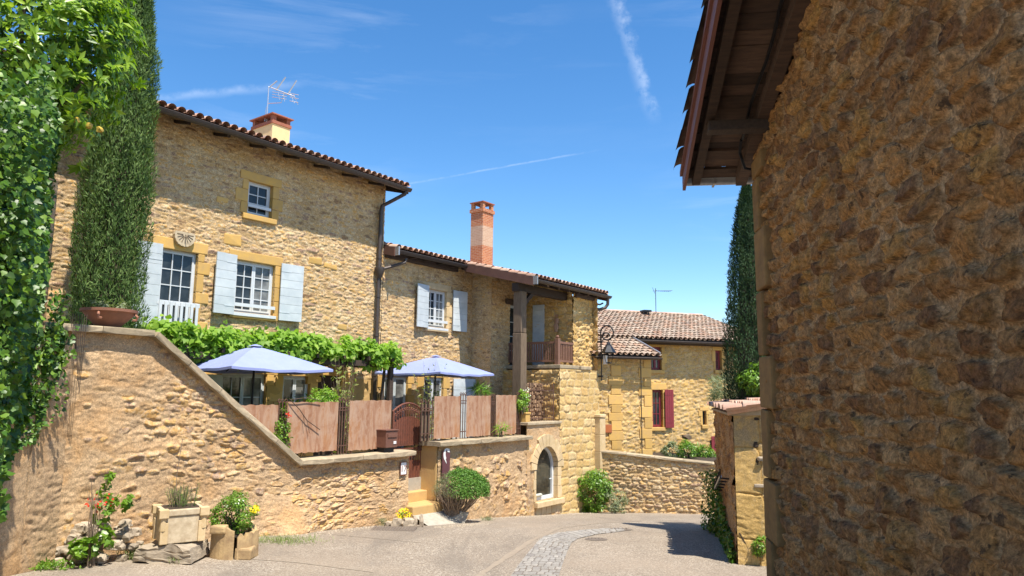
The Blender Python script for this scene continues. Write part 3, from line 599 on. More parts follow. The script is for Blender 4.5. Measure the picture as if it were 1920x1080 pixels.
# openings
surround(h1,*door,A1,seed=1,lint=.24,sill=False,w=.24); surround(h1,*win,A1,seed=2,lint=.22); surround(h1,*sm,A1,seed=3,lint=.2,w=.26)
surround(h1,*g1,A1,seed=4,sill=False,w=.3,lint=.16); surround(h1,*g2,A1,seed=5,w=.3,lint=.16); surround(h1,*g3,A1,seed=6,sill=False,lint=.16)
dd=window(h1,door[0],door[1],3.05,door[3],A1+.10,1,3,4,'white','glazed_door',.04)
part('door_panel',M['white'],dd,lambda m:m.box(door[0]+.0,door[1]-.0,A1+.08,A1+.13,2.48,3.05))
window(h1,*win,A1+.10,2,2,4,'white'); window(h1,*sm,A1+.12,1,2,3,'white')
window(h1,g1[0],g1[1],g1[2],g1[3],A1+.1,2,2,5,'shut','french_window'); window(h1,*g2,A1+.1,2,1,1,'white')
part('dark_door',M['beam'],h1,lambda m:[m.box(12.0+i*.16,12.155+i*.16,A1+.12,A1+.17,-.5,1.98) for i in range(5)])
def balus(m):
    x0,x1=7.66,8.62; y=A1-.1; z0=2.45; z1=3.46
    m.box(x0,x1,y-.03,y+.02,z1-.09,z1); m.box(x0,x1,y-.025,y+.015,z0+.05,z0+.12)
    n=8
    for i in range(n): xx=x0+.04+i*(x1-x0-.14)/(n-1); m.box(xx,xx+.062,y-.05,y-.028,z0,z1-.02 if i else z1)
part('railing',M['white'],h1,balus)
part('window_guard',M['white'],h1,lambda m:(m.box(9.48,10.60,A1-.07,A1-.03,3.52,3.60),m.box(9.46,10.62,A1-.10,A1+.05,3.30,3.37)))
part('window_guard',M['white'],h1,lambda m:(m.box(9.72,10.36,A1-.02,A1+.02,5.95,6.02),m.box(9.68,10.40,A1-.06,A1+.05,5.70,5.76)))
shutter(h1,7.16,7.70,2.2,4.66,A1-.09,11,ang=-.04,hinge='r'); shutter(h1,8.92,9.46,3.30,4.70,A1-.09,7,ang=.10,hinge='r'); shutter(h1,10.70,11.33,3.28,4.70,A1-.08,7,ang=-.07,hinge='l')
shutter(h1,8.55,9.28,-.4,1.92,A1-.09,9,ang=.05,hinge='r')
def psf(m):
    m.chbox(*psq[:2],A1-.028,A1+.05,*psq[2:],.03,.03)
for psq in ((9.15,9.62,4.93,5.2),(11.55,12.0,4.86,5.02),(12.05,12.5,4.78,4.92),(12.6,12.9,3.2,3.34),(8.9,9.2,5.9,6.02)): part('patch_stone',M['block'],h1,psf)
# chimney
def chim(parent,x0,x1,y0,y1,z0,z1,mat,ph=.2,rim=.06,lid='clay',mid=False):
    o=part('chimney',M[mat],parent,lambda m:m.box(x0,x1,y0,y1,z0,z1))
    def cap(m):
        m.box(x0-rim,x1+rim,y0-rim,y1+rim,z1+.001,z1+.09); s=.12
        for a in (x0,x1-s):
            for b in (y0,y1-s): m.box(a,a+s,b,b+s,z1+.09,z1+.09+ph)
        if mid: 
            for a in (x0,x1-s): m.box(a,a+s,(y0+y1)/2-s/2,(y0+y1)/2+s/2,z1+.09,z1+.09+ph)
        z=z1+.09+ph+.001; e=rim+.04
        m.add([(x0-e,y0-e,z),(x1+e,y0-e,z),(x1+e,y1+e,z),(x0-e,y1+e,z),(x0-e,y0-e,z+.035),(x1+e,y0-e,z+.035),(x1+e,y1+e,z+.035),(x0-e,y1+e,z+.035),((x0+x1)/2,(y0+y1)/2,z+.12)],[(3,2,1,0),(0,1,5,4),(1,2,6,5),(2,3,7,6),(3,0,4,7),(4,5,8),(5,6,8),(6,7,8),(7,4,8)])
    part('chimney_cap',M[lid],o,cap); return o
chim(h1,11.86,12.46,17.5,18.5,7.9,9.24,'plaster',.17,.03)
an=thing('roof_antenna','silver television antenna with slanted rods on a mast above the cream chimney','antenna',H,11.96,17.95,9.4)
part('mast',M['alu'],an,lambda m:m.tube([(11.96,17.95,9.4),(11.96,17.95,10.5)],.018,6)); part('mast',M['alu'],an,lambda m:m.tube([(11.90,17.95,9.4),(11.91,17.95,9.75),(11.95,17.95,9.9)],.012,5))
def ants(m):
    z=10.45
    m.tube([(12.0,17.9,z+.02),(12.62,17.6,z-.12)],.016,5)
    for t,l in ((0,.20),(.30,.40),(.78,.36)): x=12.0+t*.62; y=17.9-t*.3; m.tube([(x-.03,y+.05,z+.02-t*.15),(x+.16,y-.25*l,z+.12+l*.75)],.022,5)
    for t in (.15,.35): x=12.0+t*.9; m.tube([(x,17.72,z-.12),(x+.05,17.70,z-.34)],.011,4)
    for q in range(3): m.tube([(12.02,17.85,z-.12-q*.08),(12.40,17.68,z-.10-q*.08)],.008,4)
    for q in range(2): m.tube([(12.5+q*.13,17.66,z-.02),(12.62+q*.13,17.58,z-.34)],.014,4)
    for q in range(3): m.tube([(12.5,17.66,z-.04-q*.12),(12.74,17.56,z-.04-q*.12)],.010,4)
    m.tube([(11.96,17.95,z-.48),(12.3,17.78,z-.38),(12.36,17.74,z-.08)],.012,4)
part('rod',M['alu'],an,ants)
sd_=thing('sundial','small carved pale stone sundial with a rounded bottom on the wall above the glazed door','sundial',H,8.17,A1-.04,4.72)
def dial(m):
    pts=[]; cx,cz,r=8.17,4.92,.235
    for k in range(25):
        an_=math.pi*1.0+R(-22)+(math.pi+2*R(22))*k/24; rr=r*(1+.02*math.cos(an_*20)); pts.append((cx+rr*math.cos(an_),cz+rr*math.sin(an_)))
    m.poly(pts,A1-.12,A1-.03)
part('dial_plate',M['lime'],sd_,dial)
def dl(m):
    for k in range(9): an_=math.pi+math.pi*k/8; m.bar((8.17+.05*math.cos(an_),A1-.123,4.95+.05*math.sin(an_)),(8.17+.19*math.cos(an_),A1-.123,4.95+.19*math.sin(an_)),.012,.01)
    m.tube([(8.17,A1-.12,4.95),(8.17,A1-.24,4.86)],.008,5)
part('hour_line',M['post'],sd_,dl)

# ------------------------------------------------------------------ house with the porch
h2=thing('porch_house','lower golden stone house with tiled porch on a timber post and a tall brick chimney','house',H,17,A1,-.5)
w2=(16.03,16.92,3.55,4.72); f1=(14.36,15.30,-.5,2.02); f2=(15.98,16.85,-.5,2.02)
zt2=lambda x:5.66
relief('wall',M['wall'],h2,14.17,18.25,lambda x:1.0,zt2,A1,.023,holes=[w2,f1,f2],sd=11,**WK)
relief('wall',M['wall'],h2,14.17,18.25,lambda x:-.5,lambda x:1.0,A1,.05,holes=[f1,f2],sd=11,**WK)
relief('wall',M['wall'],h2,18.2,20.15,lambda x:-.5,lambda x:5.5,14.35,.03,holes=[(19.2,19.95,2.4,4.5)],sd=12,**WK)
side_relief('wall',M['wall'],h2,18.2,14.33,15.2,-.5,5.6,.04,sd=13,**WK)
part('wall_core',M['wall'],h2,lambda m:(m.box(14.2,18.2,15.4,21,-.5,5.6),m.box(18.24,21.2,14.6,21,-.5,5.4),m.box(20.14,21.25,12.5,14.6,2.2,4.75),m.box(18.95,21.25,12.25,14.6,-2.6,2.25)),label='plain inner masonry behind the facade')
WZ=dict(WK); WZ.update(cw=.30,ch=.13,depth=.045)
relief('wall',M['wall2'],h2,20.06,21.3,lambda x:2.3,lambda x:4.85,12.42,.026,sd=14,**WZ)
side_relief('wall',M['wall2'],h2,20.1,12.42,14.4,2.3,5.3,.03,zt=lambda y:4.9+.25*(y-12.4),sd=15,**WZ)
side_relief('wall',M['wall2'],h2,21.3,12.2,18,-2.6,4.8,.06,sign=1,sd=16,**WZ)
WD=dict(cw=.44,ch=.25,jit=.35,warp=.18,gap=.014,rim=.03,depth=.022,tilt=.4,fine=.014,wvar=.15,pn=4,fs=11)
relief('wall',M['ash'],h2,18.85,21.3,lambda x:-2.6,lambda x:2.33,12.15,.026,sd=17,**WD)
side_relief('wall',M['wall2'],h2,18.88,12.15,14.4,-.5,2.3,.03,sd=18,**WZ)
part('buttress',M['blockp'],h2,lambda m:[m.chbox(20.98,21.34,11.93,12.2,-2.5+i*.55,-1.955+i*.55,.015,.004) for i in range(6)]+[m.chbox(20.95,21.36,11.9,12.2,.805,.9,.02)])
# arch wall
ax,aw,zs,zb_=18.15,.57,-.62,-1.52
inarch=lambda x,z:(np.abs(x-ax)<aw)&(z>zb_)&((z<zs)|(((x-ax)/aw)**2+((z-zs)/.64)**2<1))
WA=dict(WK); WA.update(cw=.3,ch=.14,cover=.35,mortar=.012)
relief('wall',M['reta'],h2,17.12,18.9,lambda x:-2.5,lambda x:.66,12.15,.026,holes=[inarch],sd=19,**WA)
def vous(m):
    for k in range(13):
        a0=math.pi*k/13+.01; a1=math.pi*(k+1)/13-.01; ro=random.uniform(1.42,1.6); P=[]
        for a_,q in ((a0,1),(a1,1),(a1,ro),(a0,ro)): P.append((ax+aw*q*math.cos(a_),zs+.64*q*math.sin(a_)))
        m.poly(P,12.10-random.uniform(0,.015),12.4,random.random())
    for s in (-1,1):
        z=zb_
        for hh in (.34,.3,.255):
            w_=random.uniform(.12,.26)*(1 if s>0 else .6); a_=ax+s*aw; m.chbox(min(a_,a_+s*w_),max(a_,a_+s*w_),12.105,12.4,z,z+hh-.006,.012); z+=hh
part('arch_stone',M['blockp'],h2,vous)
part('sill',M['blockp'],h2,lambda m:(m.chbox(17.5,18.95,12.0,12.4,-1.68,-1.53,.012),[m.chbox(17.6+i*.27,17.85+i*.27,12.12,12.3,-1.93,-1.69,.02,.01) for i in range(5)]))
def archfr(m):
    n=20; O=[(ax+aw,zb_)]+[(ax+aw*math.cos(math.pi*k/n),zs+.64*math.sin(math.pi*k/n)) for k in range(n+1)]+[(ax-aw,zb_)]
    I=[(ax+(x-ax)*.86,zs+(z-zs)*.88 if z>zs-.01 else zb_+.1) for x,z in O]; N=len(O)
    V=[(x,12.27,z) for x,z in O]+[(x,12.27,z) for x,z in I]+[(x,12.36,z) for x,z in O]+[(x,12.36,z) for x,z in I]
    m.add(V,[(i,(i+1)%N,N+(i+1)%N,N+i) for i in range(N)]+[(N+i,N+(i+1)%N,3*N+(i+1)%N,3*N+i) for i in range(N)])
aw_o=part('arched_window',M['white'],h2,archfr)
part('pane',M['glassb'],aw_o,lambda m:m.poly([(ax+aw*.87,zb_+.09)]+[(ax+aw*.87*math.cos(math.pi*k/16),zs+.565*math.sin(math.pi*k/16)) for k in range(17)]+[(ax-aw*.87,zb_+.09)],12.33,12.335))
part('handle',M['white'],aw_o,lambda m:m.tube([(ax+.40,12.25,-.95),(ax+.36,12.22,-.95),(ax+.28,12.22,-.95)],.018,6))
part('ledge',M['cap'],h2,lambda m:(m.chbox(17.1,18.9,12.08,12.62,.661,.745,.02,.01)))
# openings
surround(h2,*w2,A1,seed=12,lint=.2,w=.2,mat='blockp'); surround(h2,*f1,A1,seed=13,sill=False,w=.2,lint=.25); surround(h2,*f2,A1,seed=14,sill=False,w=.24,lint=.25)
window(h2,*w2,A1+.1,2,2,4,'white'); window(h2,*f1,A1+.08,2,1,3,'shut','french_window'); window(h2,*f2,A1+.08,2,1,3,'white','french_window')
part('window_guard',M['white'],h2,lambda m:(m.box(16.0,16.95,A1-.05,A1-.01,3.70,3.78),m.box(16.0,16.95,A1-.09,A1+.05,3.47,3.54)))
shutter(h2,15.44,15.99,3.50,4.80,A1-.09,7,ang=.12,hinge='r'); shutter(h2,17.16,17.80,3.50,4.80,A1-.07,7,ang=-.05); shutter(h2,17.22,18.18,-.4,2.0,A1-.10,9,ang=-.10)
window(h2,19.2,19.95,2.4,4.5,14.45,1,2,4,'shut','balcony_door'); part('lintel_beam',M['beam'],h2,lambda m:m.chbox(18.95,20.08,14.26,14.4,4.5,4.68,.01))
def bs(m):
    for i in range(11): m.chbox(20.02,20.06,13.52,13.98,2.45+i*.19,2.637+i*.19,.004)
part('shutter',M['shut'],h2,bs)
# porch roof
sl=.25; zr=lambda y:5.62+sl*(y-14.7)
roof(h2,14.2,17.3,14.70,zr(14.7),sl,3.9,'tile',pitch=.21)
roof(h2,17.3,21.75,12.05,zr(12.05),sl,6.6,'tile')
def vb(x,y0,y1,th=.035,dz=.26,mm='fascia',nm='verge_board'):
    def f(m):
        a,b=zr(y0),zr(y1); m.add([(x-th,y0,a+.03),(x-th,y1,b+.03),(x-th,y1,b-dz+.03),(x-th,y0,a-dz+.03),(x,y0,a+.03),(x,y1,b+.03),(x,y1,b-dz+.03),(x,y0,a-dz+.03)],[(0,1,2,3),(7,6,5,4),(0,3,7,4),(3,2,6,7),(1,0,4,5),(2,1,5,6)])
    return part(nm,M[mm],h2,f)
vb(17.3,12.05,14.72); vb(14.2,14.70,15.14); vb(21.79,12.05,15)
gutter(h2,14.24,17.26,14.66,zr(14.7)-.06,.08); gutter(h2,17.32,21.85,12.0,zr(12.05)-.06,.08)
part('gutter_end',M['zincl'],h2,lambda m:m.box(17.27,17.31,11.9,12.08,zr(12.05)-.2,zr(12.05)+.05)); part('gutter_end',M['zincl'],h2,lambda m:m.box(14.19,14.24,14.56,14.72,zr(14.7)-.2,zr(14.7)+.05))
part('downpipe',M['zinc'],h2,lambda m:(m.tube([(21.7,12.0,zr(12.05)-.13),(21.72,12.02,4.62),(21.66,12.08,4.5),(21.45,12.2,4.42),(21.36,12.3,4.45)],.055,10),m.tube([(21.36,12.3,4.62),(21.5,12.2,4.6),(21.62,12.15,4.66)],.03,6)),smooth=True)
def rf(m):
    x=17.6
    while x<21.6: m.add([(x-.05,12.12,zr(12.12)-.06),(x+.05,12.12,zr(12.12)-.06),(x+.05,15.1,zr(15.1)-.06),(x-.05,15.1,zr(15.1)-.06),(x-.05,12.12,zr(12.12)-.19),(x+.05,12.12,zr(12.12)-.19),(x+.05,15.1,zr(15.1)-.19),(x-.05,15.1,zr(15.1)-.19)],[(7,6,5,4),(0,4,5,1),(1,5,6,2),(3,7,4,0)]); x+=.6
    m.box(17.3,20.15,12.62,12.85,4.62,4.86); m.box(14.2,17.3,15.0,15.12,5.4,5.6); m.box(20.15,21.5,12.3,12.44,4.72,4.86)
    x=14.5
    while x<17.2: m.box(x-.04,x+.04,14.75,15.14,5.48,5.58); x+=.6
part('rafter',M['beam'],h2,rf)
part('timber_post',M['post'],h2,lambda m:(m.chbox(17.38,17.68,12.55,12.87,-.5,3.35,.02),m.chbox(17.39,17.67,12.56,12.86,3.36,4.62,.02)))
part('bracket',M['beam'],h2,lambda m:m.bar((17.5,12.7,4.1),(18.2,12.7,4.68),.12,.12))
# balcony
part('balcony_slab',M['cap'],h2,lambda m:(m.chbox(19.0,20.12,12.2,14.4,2.345,2.46,.02,.006),m.chbox(20.1,20.75,12.1,12.45,2.33,2.45,.03,.01)))
def rl(m):
    y=12.42
    m.box(19.17,20.09,y-.03,y+.03,3.14,3.21); m.box(19.17,20.09,y-.025,y+.025,2.56,2.62)
    for i in range(9): x=19.3+i*.095; m.box(x-.022,x+.022,y-.014,y+.014,2.62,3.14)
    x=19.17; m.box(x-.03,x+.03,12.5,14.35,3.14,3.21); m.box(x-.025,x+.025,12.5,14.35,2.56,2.62)
    for i in range(20): yy=12.58+i*.092; m.box(x-.014,x+.014,yy-.022,yy+.022,2.62,3.14)
    m.chbox(19.10,19.24,12.35,12.49,2.46,3.30,.01); m.lathe([(.02,0),(.05,.02),(.06,.05),(.04,.09),(.0,.1)],(19.17,12.42,3.30),8)
part('railing',M['rail'],h2,rl)
# brick chimney
c2=part('chimney',M['brickc'],h2,lambda m:m.box(20.97,21.62,17,17.6,5.6,7.15))
part('pale_brick_band',M['brickp'],c2,lambda m:m.box(20.97,21.62,17,17.6,7.15,7.92)); 
part('chimney_top',M['brickc'],c2,lambda m:(m.box(20.97,21.62,17,17.6,7.92,8.46),m.box(20.93,21.66,16.96,17.64,8.47,8.6),[m.box(a,a+.13,b,b+.13,8.6,8.84) for a in (20.97,21.49) for b in (17,17.47)]))
part('chimney_cap',M['clay'],c2,lambda m:(m.box(20.93,21.66,16.96,17.64,8.841,8.88),m.box(21.1,21.5,17.12,17.48,8.88,8.92)))

# items at the house
fwp=thing('firewood_stack','pile of split firewood stacked behind the iron grille','firewood',H,18.3,12.9,.75)
for i in range(8):
    for k in range(9):
        x=17.72+i*.145+random.uniform(-.02,.02)+(.07 if k%2 else 0); z=.82+k*.125+random.uniform(-.01,.01)
        if x<18.85: part('log',M['log'],fwp,lambda m:m.tube([(x,12.72+random.uniform(-.03,.03),z),(x+random.uniform(-.02,.02),13.05,z)],random.uniform(.05,.075),random.choice((3,4,5,6))))
gr=thing('iron_grille','rusty grille of thin vertical iron bars in front of the firewood','grille',H,18.1,12.25,.745)
def grl(m):
    for i in range(15): x=17.42+i*.088; m.tube([(x,12.25,.75),(x,12.25,1.86+.02*(i%2))],.009,5)
    for z in (.84,1.66): m.box(17.4,18.68,12.24,12.26,z-.012,z+.012)
    for x in (17.40,18.68): m.tube([(x,12.25,.74),(x,12.25,1.9)],.016,6)
part('bars',M['iron'],gr,grl)
# ------------------------------------------------------------------ left retaining wall + low wall to the gate
rw=thing('retaining_wall','rendered rubble retaining wall with sloping stone coping that drops to a low wall beside the gate','wall',H,8,12.15,-1.2)
def ztop(x):
    return float(np.interp(x,[4.4,6.15,9.22,12.40],[2.47,2.47,.12,.12]))
WR=dict(cw=.24,ch=.11,jit=1.0,warp=.7,gap=.008,rim=.014,depth=.026,tilt=1.2,fine=.012,wvar=.6,cover=.34,mortar=.006,fs=15,pn=3.4,strata=.014,crag=.010,rough=.017)
bat=lambda x,z: .28*np.clip((-.35-z)/.8,0,1)**1.5*np.exp(-((x-9.1)/.55)**2)+.04*np.clip(-z/1.2,0,1)+.05*fbm(x*1.3,z*1.5,3,3)
relief('wall',M['reta'],rw,4.55,12.38,lambda x:-1.6,ztop,12.15,.019,batter=bat,sd=21,**WR)
side_relief('wall',M['reta'],rw,12.38,12.15,12.7,-1.6,.12,.04,sign=1,sd=22,**WR)
part('wall_core',M['ochre'],rw,lambda m:m.poly([(4.4,-1.6),(12.36,-1.6),(12.36,.1),(9.22,.1),(6.15,2.45),(4.4,2.45)],12.2,12.66),label='plain back of the wall')
def coping(m,pts,y0,y1,th,seg=.75):
    for (xa,za),(xb,zb) in zip(pts[:-1],pts[1:]):
        Ln=math.hypot(xb-xa,zb-za); n=max(1,round(Ln/seg)); dx,dz=(xb-xa)/Ln,(zb-za)/Ln; nx,nz=-dz,dx
        for i in range(n):
            a=Ln*i/n+.004; b=Ln*(i+1)/n-.004; j=random.uniform(-.006,.006); bm=bmesh.new(); bmesh.ops.create_cube(bm,size=1); bmesh.ops.subdivide_edges(bm,edges=[e for e in bm.edges],cuts=3)
            for v in bm.verts:
                s=a+(v.co.x+.5)*(b-a); h=(v.co.z+.5)*th; y=y0+(v.co.y+.5)*(y1-y0); w=.010*fbm(np.array(s*6.+xa),np.array(y*7+h*9),2,2); e=(.012 if abs(v.co.z)>.49 and abs(v.co.y)>.49 else 0)
                v.co=Vector((xa+dx*s+nx*h,y+float(w)+j+(e if v.co.y<0 else -e),za+dz*s+nz*h+float(w)-(e if v.co.z>0 else 0)))
            bm.verts.ensure_lookup_table(); m.add([v.co for v in bm.verts],[[v.index for v in f.verts] for f in bm.faces]); bm.free()
part('coping',M['cap'],rw,lambda m:coping(m,[(4.45,2.46),(6.12,2.46),(9.22,.115),(12.46,.115)],11.97,12.68,.115))
lw=thing('low_wall','low rendered rubble wall with flat coping right of the gate, carrying rusty panels','wall',H,15,12.15,-1.6)
WR2=dict(WR); WR2.update(cover=.30,cw=.2,ch=.16,depth=.035)
relief('wall',M['reta'],lw,13.38,17.14,lambda x:-2.2,lambda x:.27,12.15,.02,sd=23,**WR2)
part('pier',M['ochre'],lw,lambda m:m.chbox(13.36,13.75,12.17,12.9,-1.6,.265,.02,.005))
part('coping',M['cap'],lw,lambda m:coping(m,[(13.28,.27),(17.2,.27)],11.97,12.72,.115))
ct=Fr(90)
il=thing('left_side_wall','plain brownish plastered wall in shade under the hanging ivy','wall',ct,9,6.75,-1.2)
relief('wall',M['reta'],il,5.5,11.1,lambda x:-1.3,lambda x:4.6 if x<10.3 else 2.3,6.72,.035,sd=24,**dict(WR,cover=.75,depth=.03))
part('wall_core',M['ochre'],il,lambda m:(m.box(5.5,10.3,6.78,7.3,-1.3,4.6),m.box(10.3,11.05,6.78,7.3,-1.3,2.3)),label='plain inner part')
# number tile, plum sign
def text(name,s,size,mat,parent,fr,x,y,z,ext=.002):
    cu=bpy.data.curves.new(name,'FONT'); cu.body=s; cu.size=size; cu.extrude=ext; cu.align_x='CENTER'
    tmp=bpy.data.objects.new('tmp',cu); col.objects.link(tmp); dg=bpy.context.evaluated_depsgraph_get(); me=bpy.data.meshes.new_from_object(tmp.evaluated_get(dg)); bpy.data.objects.remove(tmp)
    o=bpy.data.objects.new(name,me); me.materials.append(mat); col.objects.link(o); o.parent=parent; b=base_of(parent); o.location=(x-b[0],y-b[1],z-b[2]); o.rotation_euler=(R(90),0,0); return o
nt_=thing('number_tile','small framed house number tile reading 17 on the low wall beside the gate','sign',H,12.17,12.09,-.15)
part('tile',M['signw'],nt_,lambda m:m.chbox(12.08,12.26,12.085,12.11,-.30,-.03,.006)); part('frame',M['gate'],nt_,lambda m:(m.box(12.065,12.275,12.08,12.105,-.03,-.012),m.box(12.065,12.275,12.08,12.105,-.318,-.30),m.box(12.065,12.08,12.08,12.105,-.30,-.03),m.box(12.26,12.275,12.08,12.105,-.30,-.03)))
text('digits','17',.2,M['gate'],nt_,H,12.17,12.083,-.235)
sg=thing('wall_sign','narrow plum metal sign with a white crescent emblem on the wall behind the clipped shrub','sign',H,13.7,12.06,-.2)
x0s,zt_=hy(830,846,12.06); x1s,_=hy(844,846,12.06)
part('plate',M['purple'],sg,lambda m:m.chbox(x0s,x1s,12.055,12.075,-.52,.16,.004))
def cres(m):
    c=((x0s+x1s)/2-.02,.06); P=[]
    for k in range(13): a=R(60)+R(190)*k/12; P.append((c[0]+.12*math.cos(a)*.8,c[1]+.15*math.sin(a)))
    for k in range(11,0,-1): a=R(60)+R(190)*k/12; P.append((c[0]+.05+.075*math.cos(a),c[1]+.02+.12*math.sin(a)))
    for i in range(len(P)//2-1): j=len(P)-1-i; m.poly([P[i],P[i+1],P[j-1],P[j]],12.046,12.054)
    m.poly([(c[0]+.02,c[1]+.16),(c[0]+.12,c[1]+.13),(c[0]+.13,c[1]+.05),(c[0]+.05,c[1]+.06)],12.047,12.054); m.poly([(c[0]-.07,c[1]-.1),(c[0]-.0,c[1]-.13),(c[0]+.03,c[1]-.22),(c[0]+.0,c[1]-.19)],12.047,12.054)
part('emblem',M['signw'],sg,cres)
# gate
gt=thing('garden_gate','arched red-brown metal gate with scrolls between the two low walls','gate',H,12.9,12.7,-.75)
gx0,gx1=12.36,13.40
def arc(x): return 1.10+.20*(1-((x-(gx0+gx1)/2)/((gx1-gx0)/2))**2)
def gfr(m):
    m.box(gx0,gx0+.04,12.68,12.72,-.72,arc(gx0)); m.box(gx1-.04,gx1,12.68,12.72,-.72,arc(gx1))
    P=[(gx0+(gx1-gx0)*k/16,12.7,arc(gx0+(gx1-gx0)*k/16)) for k in range(17)]; m.tube(P,.026,8)
    for z in (.21,.30,-.72): m.box(gx0+.04,gx1-.04,12.682,12.718,z-.016,z+.016)
part('frame',M['gate'],gt,gfr)
n=12
for i in range(n):
    a=gx0+.05+i*(gx1-gx0-.1)/n; w=(gx1-gx0-.1)/n
    def sl_(m):
        x=a+w/2; zt=min(arc(x)-.30,.98); m.chbox(a+.004,a+w-.012,12.69,12.70,.32,zt,.003); m.chbox(a+.004,a+w-.012,12.69,12.70,-.70,-.08,.003)
        m.tube([(a,12.69,.30),(a,12.69,arc(a)-.01)],.011,6); m.tube([(a,12.69,-.72),(a,12.69,.2)],.011,6)
    part('slat',M['gate'],gt,sl_)
def scr(m):
    for i in range(n):
        x=gx0+.05+(i+.5)*(gx1-gx0-.1)/n
        for zc in (arc(x)-.13,.12):
            m.tube([(x+.03*math.cos(q)*(1-q/14),12.685,zc+.035*math.sin(q)*(1-q/14)) for q in np.linspace(0,8,16)],.007,4); m.tube([(x-.02,12.685,zc-.03),(x,12.685,zc-.12)],.007,4)
part('scroll',M['gate'],gt,scr); part('lock',M['iron'],gt,lambda m:(m.chbox(gx1-.13,gx1-.01,12.66,12.74,.14,.26,.008),m.tube([(gx1-.1,12.66,.35),(gx1-.1,12.61,.35),(gx1-.18,12.61,.36)],.012,6)))
part('hinge',M['iron'],gt,lambda m:(m.box(gx1-.14,gx1-.03,12.66,12.675,.36,.48),))
st=thing('gate_steps','ochre stone steps and pale ramp slab rising to the garden gate','steps',H,13,12.3,-1.4)
part('tread',M['ochre'],st,lambda m:m.chbox(12.4,13.4,12.45,13.0,-1.3,-.80,.02,.004)); part('tread',M['ochre'],st,lambda m:m.chbox(12.3,13.32,11.88,12.46,-1.5,-1.02,.03,.008))
part('ramp_slab',M['ledge'],st,lambda m:m.add([(12.25,11.2,-1.42),(13.35,11.25,-1.5),(13.55,11.25,-1.22),(13.35,11.95,-1.2),(12.3,11.9,-1.2),(12.25,11.2,-1.40),(13.35,11.25,-1.7),(13.35,11.95,-1.7),(12.3,11.9,-1.7),(12.25,11.2,-1.7)],[(0,1,2,3,4),(0,5,9,8,4)[:4],(5,6,1,0),(6,7,3,2,1)]))
# mailbox
mb=thing('mailbox','brown metal letter box with a small white label on the coping beside the gate','mailbox',H,11.7,12.3,.23)
X0=11.54; X1=11.90
part('box',M['mail'],mb,lambda m:m.chbox(X0,X1,12.04,12.54,.33,.70,.012)); part('lid',M['mail'],mb,lambda m:m.chbox(X0-.02,X1+.02,12.02,12.56,.702,.73,.01)); part('flap',M['mail'],mb,lambda m:m.chbox(X0+.05,X1-.03,12.02,12.038,.56,.63,.004)); part('foot',M['black'],mb,lambda m:m.box(X0+.03,X1-.03,12.12,12.46,.232,.33)); part('name_label',M['signw'],mb,lambda m:m.box(X1-.13,X1-.05,12.028,12.038,.41,.47))
# rusty panels
PAN=[(7.95,8.88,.33,1.30,'leftmost rusty sheet panel half hidden behind the sloping coping'),(9.10,10.40,.33,1.35,'widest rusty sheet panel right of the iron bars with red flowers'),(10.72,11.97,.30,1.38,'rusty sheet panel directly behind the letter box'),
(13.44,14.42,.43,1.48,'rusty sheet panel nearest right of the arched gate'),(14.68,15.70,.43,1.49,'middle rusty sheet panel of the three on the right low wall'),(15.93,16.90,.43,1.51,'rightmost rusty sheet panel beside the timber post')]
for i,(a,b,c,d,lb) in enumerate(PAN):
    t=thing('fence_panel',lb,'fence panel',H,(a+b)/2,12.36,c,'rusty sheet metal panels of the garden fence')
    def pf(m):
        n=26; top=[(a+(b-a)*k/n,d+.006*math.sin(k*.9+i)+random.uniform(-.006,.006)) for k in range(n+1)]; bot=[(a+(b-a)*k/n,c+random.uniform(-.015,.012)) for k in range(n,-1,-1)]
        P=top+bot; N=len(P); m.add([(x,12.345+.006*math.sin(x*9),z) for x,z in P]+[(x,12.352+.006*math.sin(x*9),z) for x,z in P],[(k,k+1,N-2-k,N-1-k) for k in range(n)]+[(N+k+1,N+k,2*N-1-k,2*N-2-k) for k in range(n)]+[(k,k+N,k+1+N,k+1) for k in range(N-1)])
    part('sheet',M['rust'],t,pf); part('rail',M['iron'],t,lambda m:[m.box(a+.03,b-.03,12.358,12.385,z-.015,z+.015) for z in (c+.15,d-.15)])
    [part('foot',M['iron'],t,lambda m:m.box(x-.015,x+.015,12.36,12.385,c-.09,c+.14)) for x in (a+.1,b-.1)]
ORN=[(8.91,9.07,.25,1.42,3,'cluster of rusty scrolled iron bars with red climbing flowers'),(10.45,10.68,.24,1.45,4,'cluster of rusty scrolled iron bars left of the panel behind the letter box'),(13.0,13.38,.39,1.40,4,'cluster of rusty iron bars and grey boards right of the gate'),(14.46,14.64,.39,1.58,3,'scrolled iron bars between the first two panels right of the gate'),(15.74,15.89,.39,1.55,3,'scrolled iron bars between the last two panels on the right wall'),(16.96,17.1,.39,1.60,3,'iron bars beside the timber porch post')]
for a,b,c,d,n,lb in ORN:
    t=thing('iron_railing',lb,'railing',H,(a+b)/2,12.36,c,'ornamental iron bars between the rusty panels')
    def of(m):
        for k in range(n):
            x=a+(b-a)*k/(n-1); m.tube([(x,12.36,c),(x,12.36,d-.05)],.013,6)
            s=.8 if k%2 else 1; m.tube([(x+.032*s*math.cos(q),12.36,d-.045+.035*math.sin(q)) for q in np.linspace(-1.5,4.8,14)],.009,5)
        for z in (c+.18,d-.22,d-.28): m.box(a-.03,b+.03,12.352,12.368,z-.012,z+.012)
    part('bars',M['iron'],t,of)
    if n==4: part('board',M['post'],t,lambda m:[m.chbox(a+.02+q*(b-a-.02)/3,a+q*(b-a-.02)/3+(b-a)/3-.01,12.40,12.43,c,d-.12,.005) for q in range(3)])
tx=thing('iron_railing','iron rail behind the leftmost panels',None,H,0,0,0); bpy.data.objects.remove(tx)
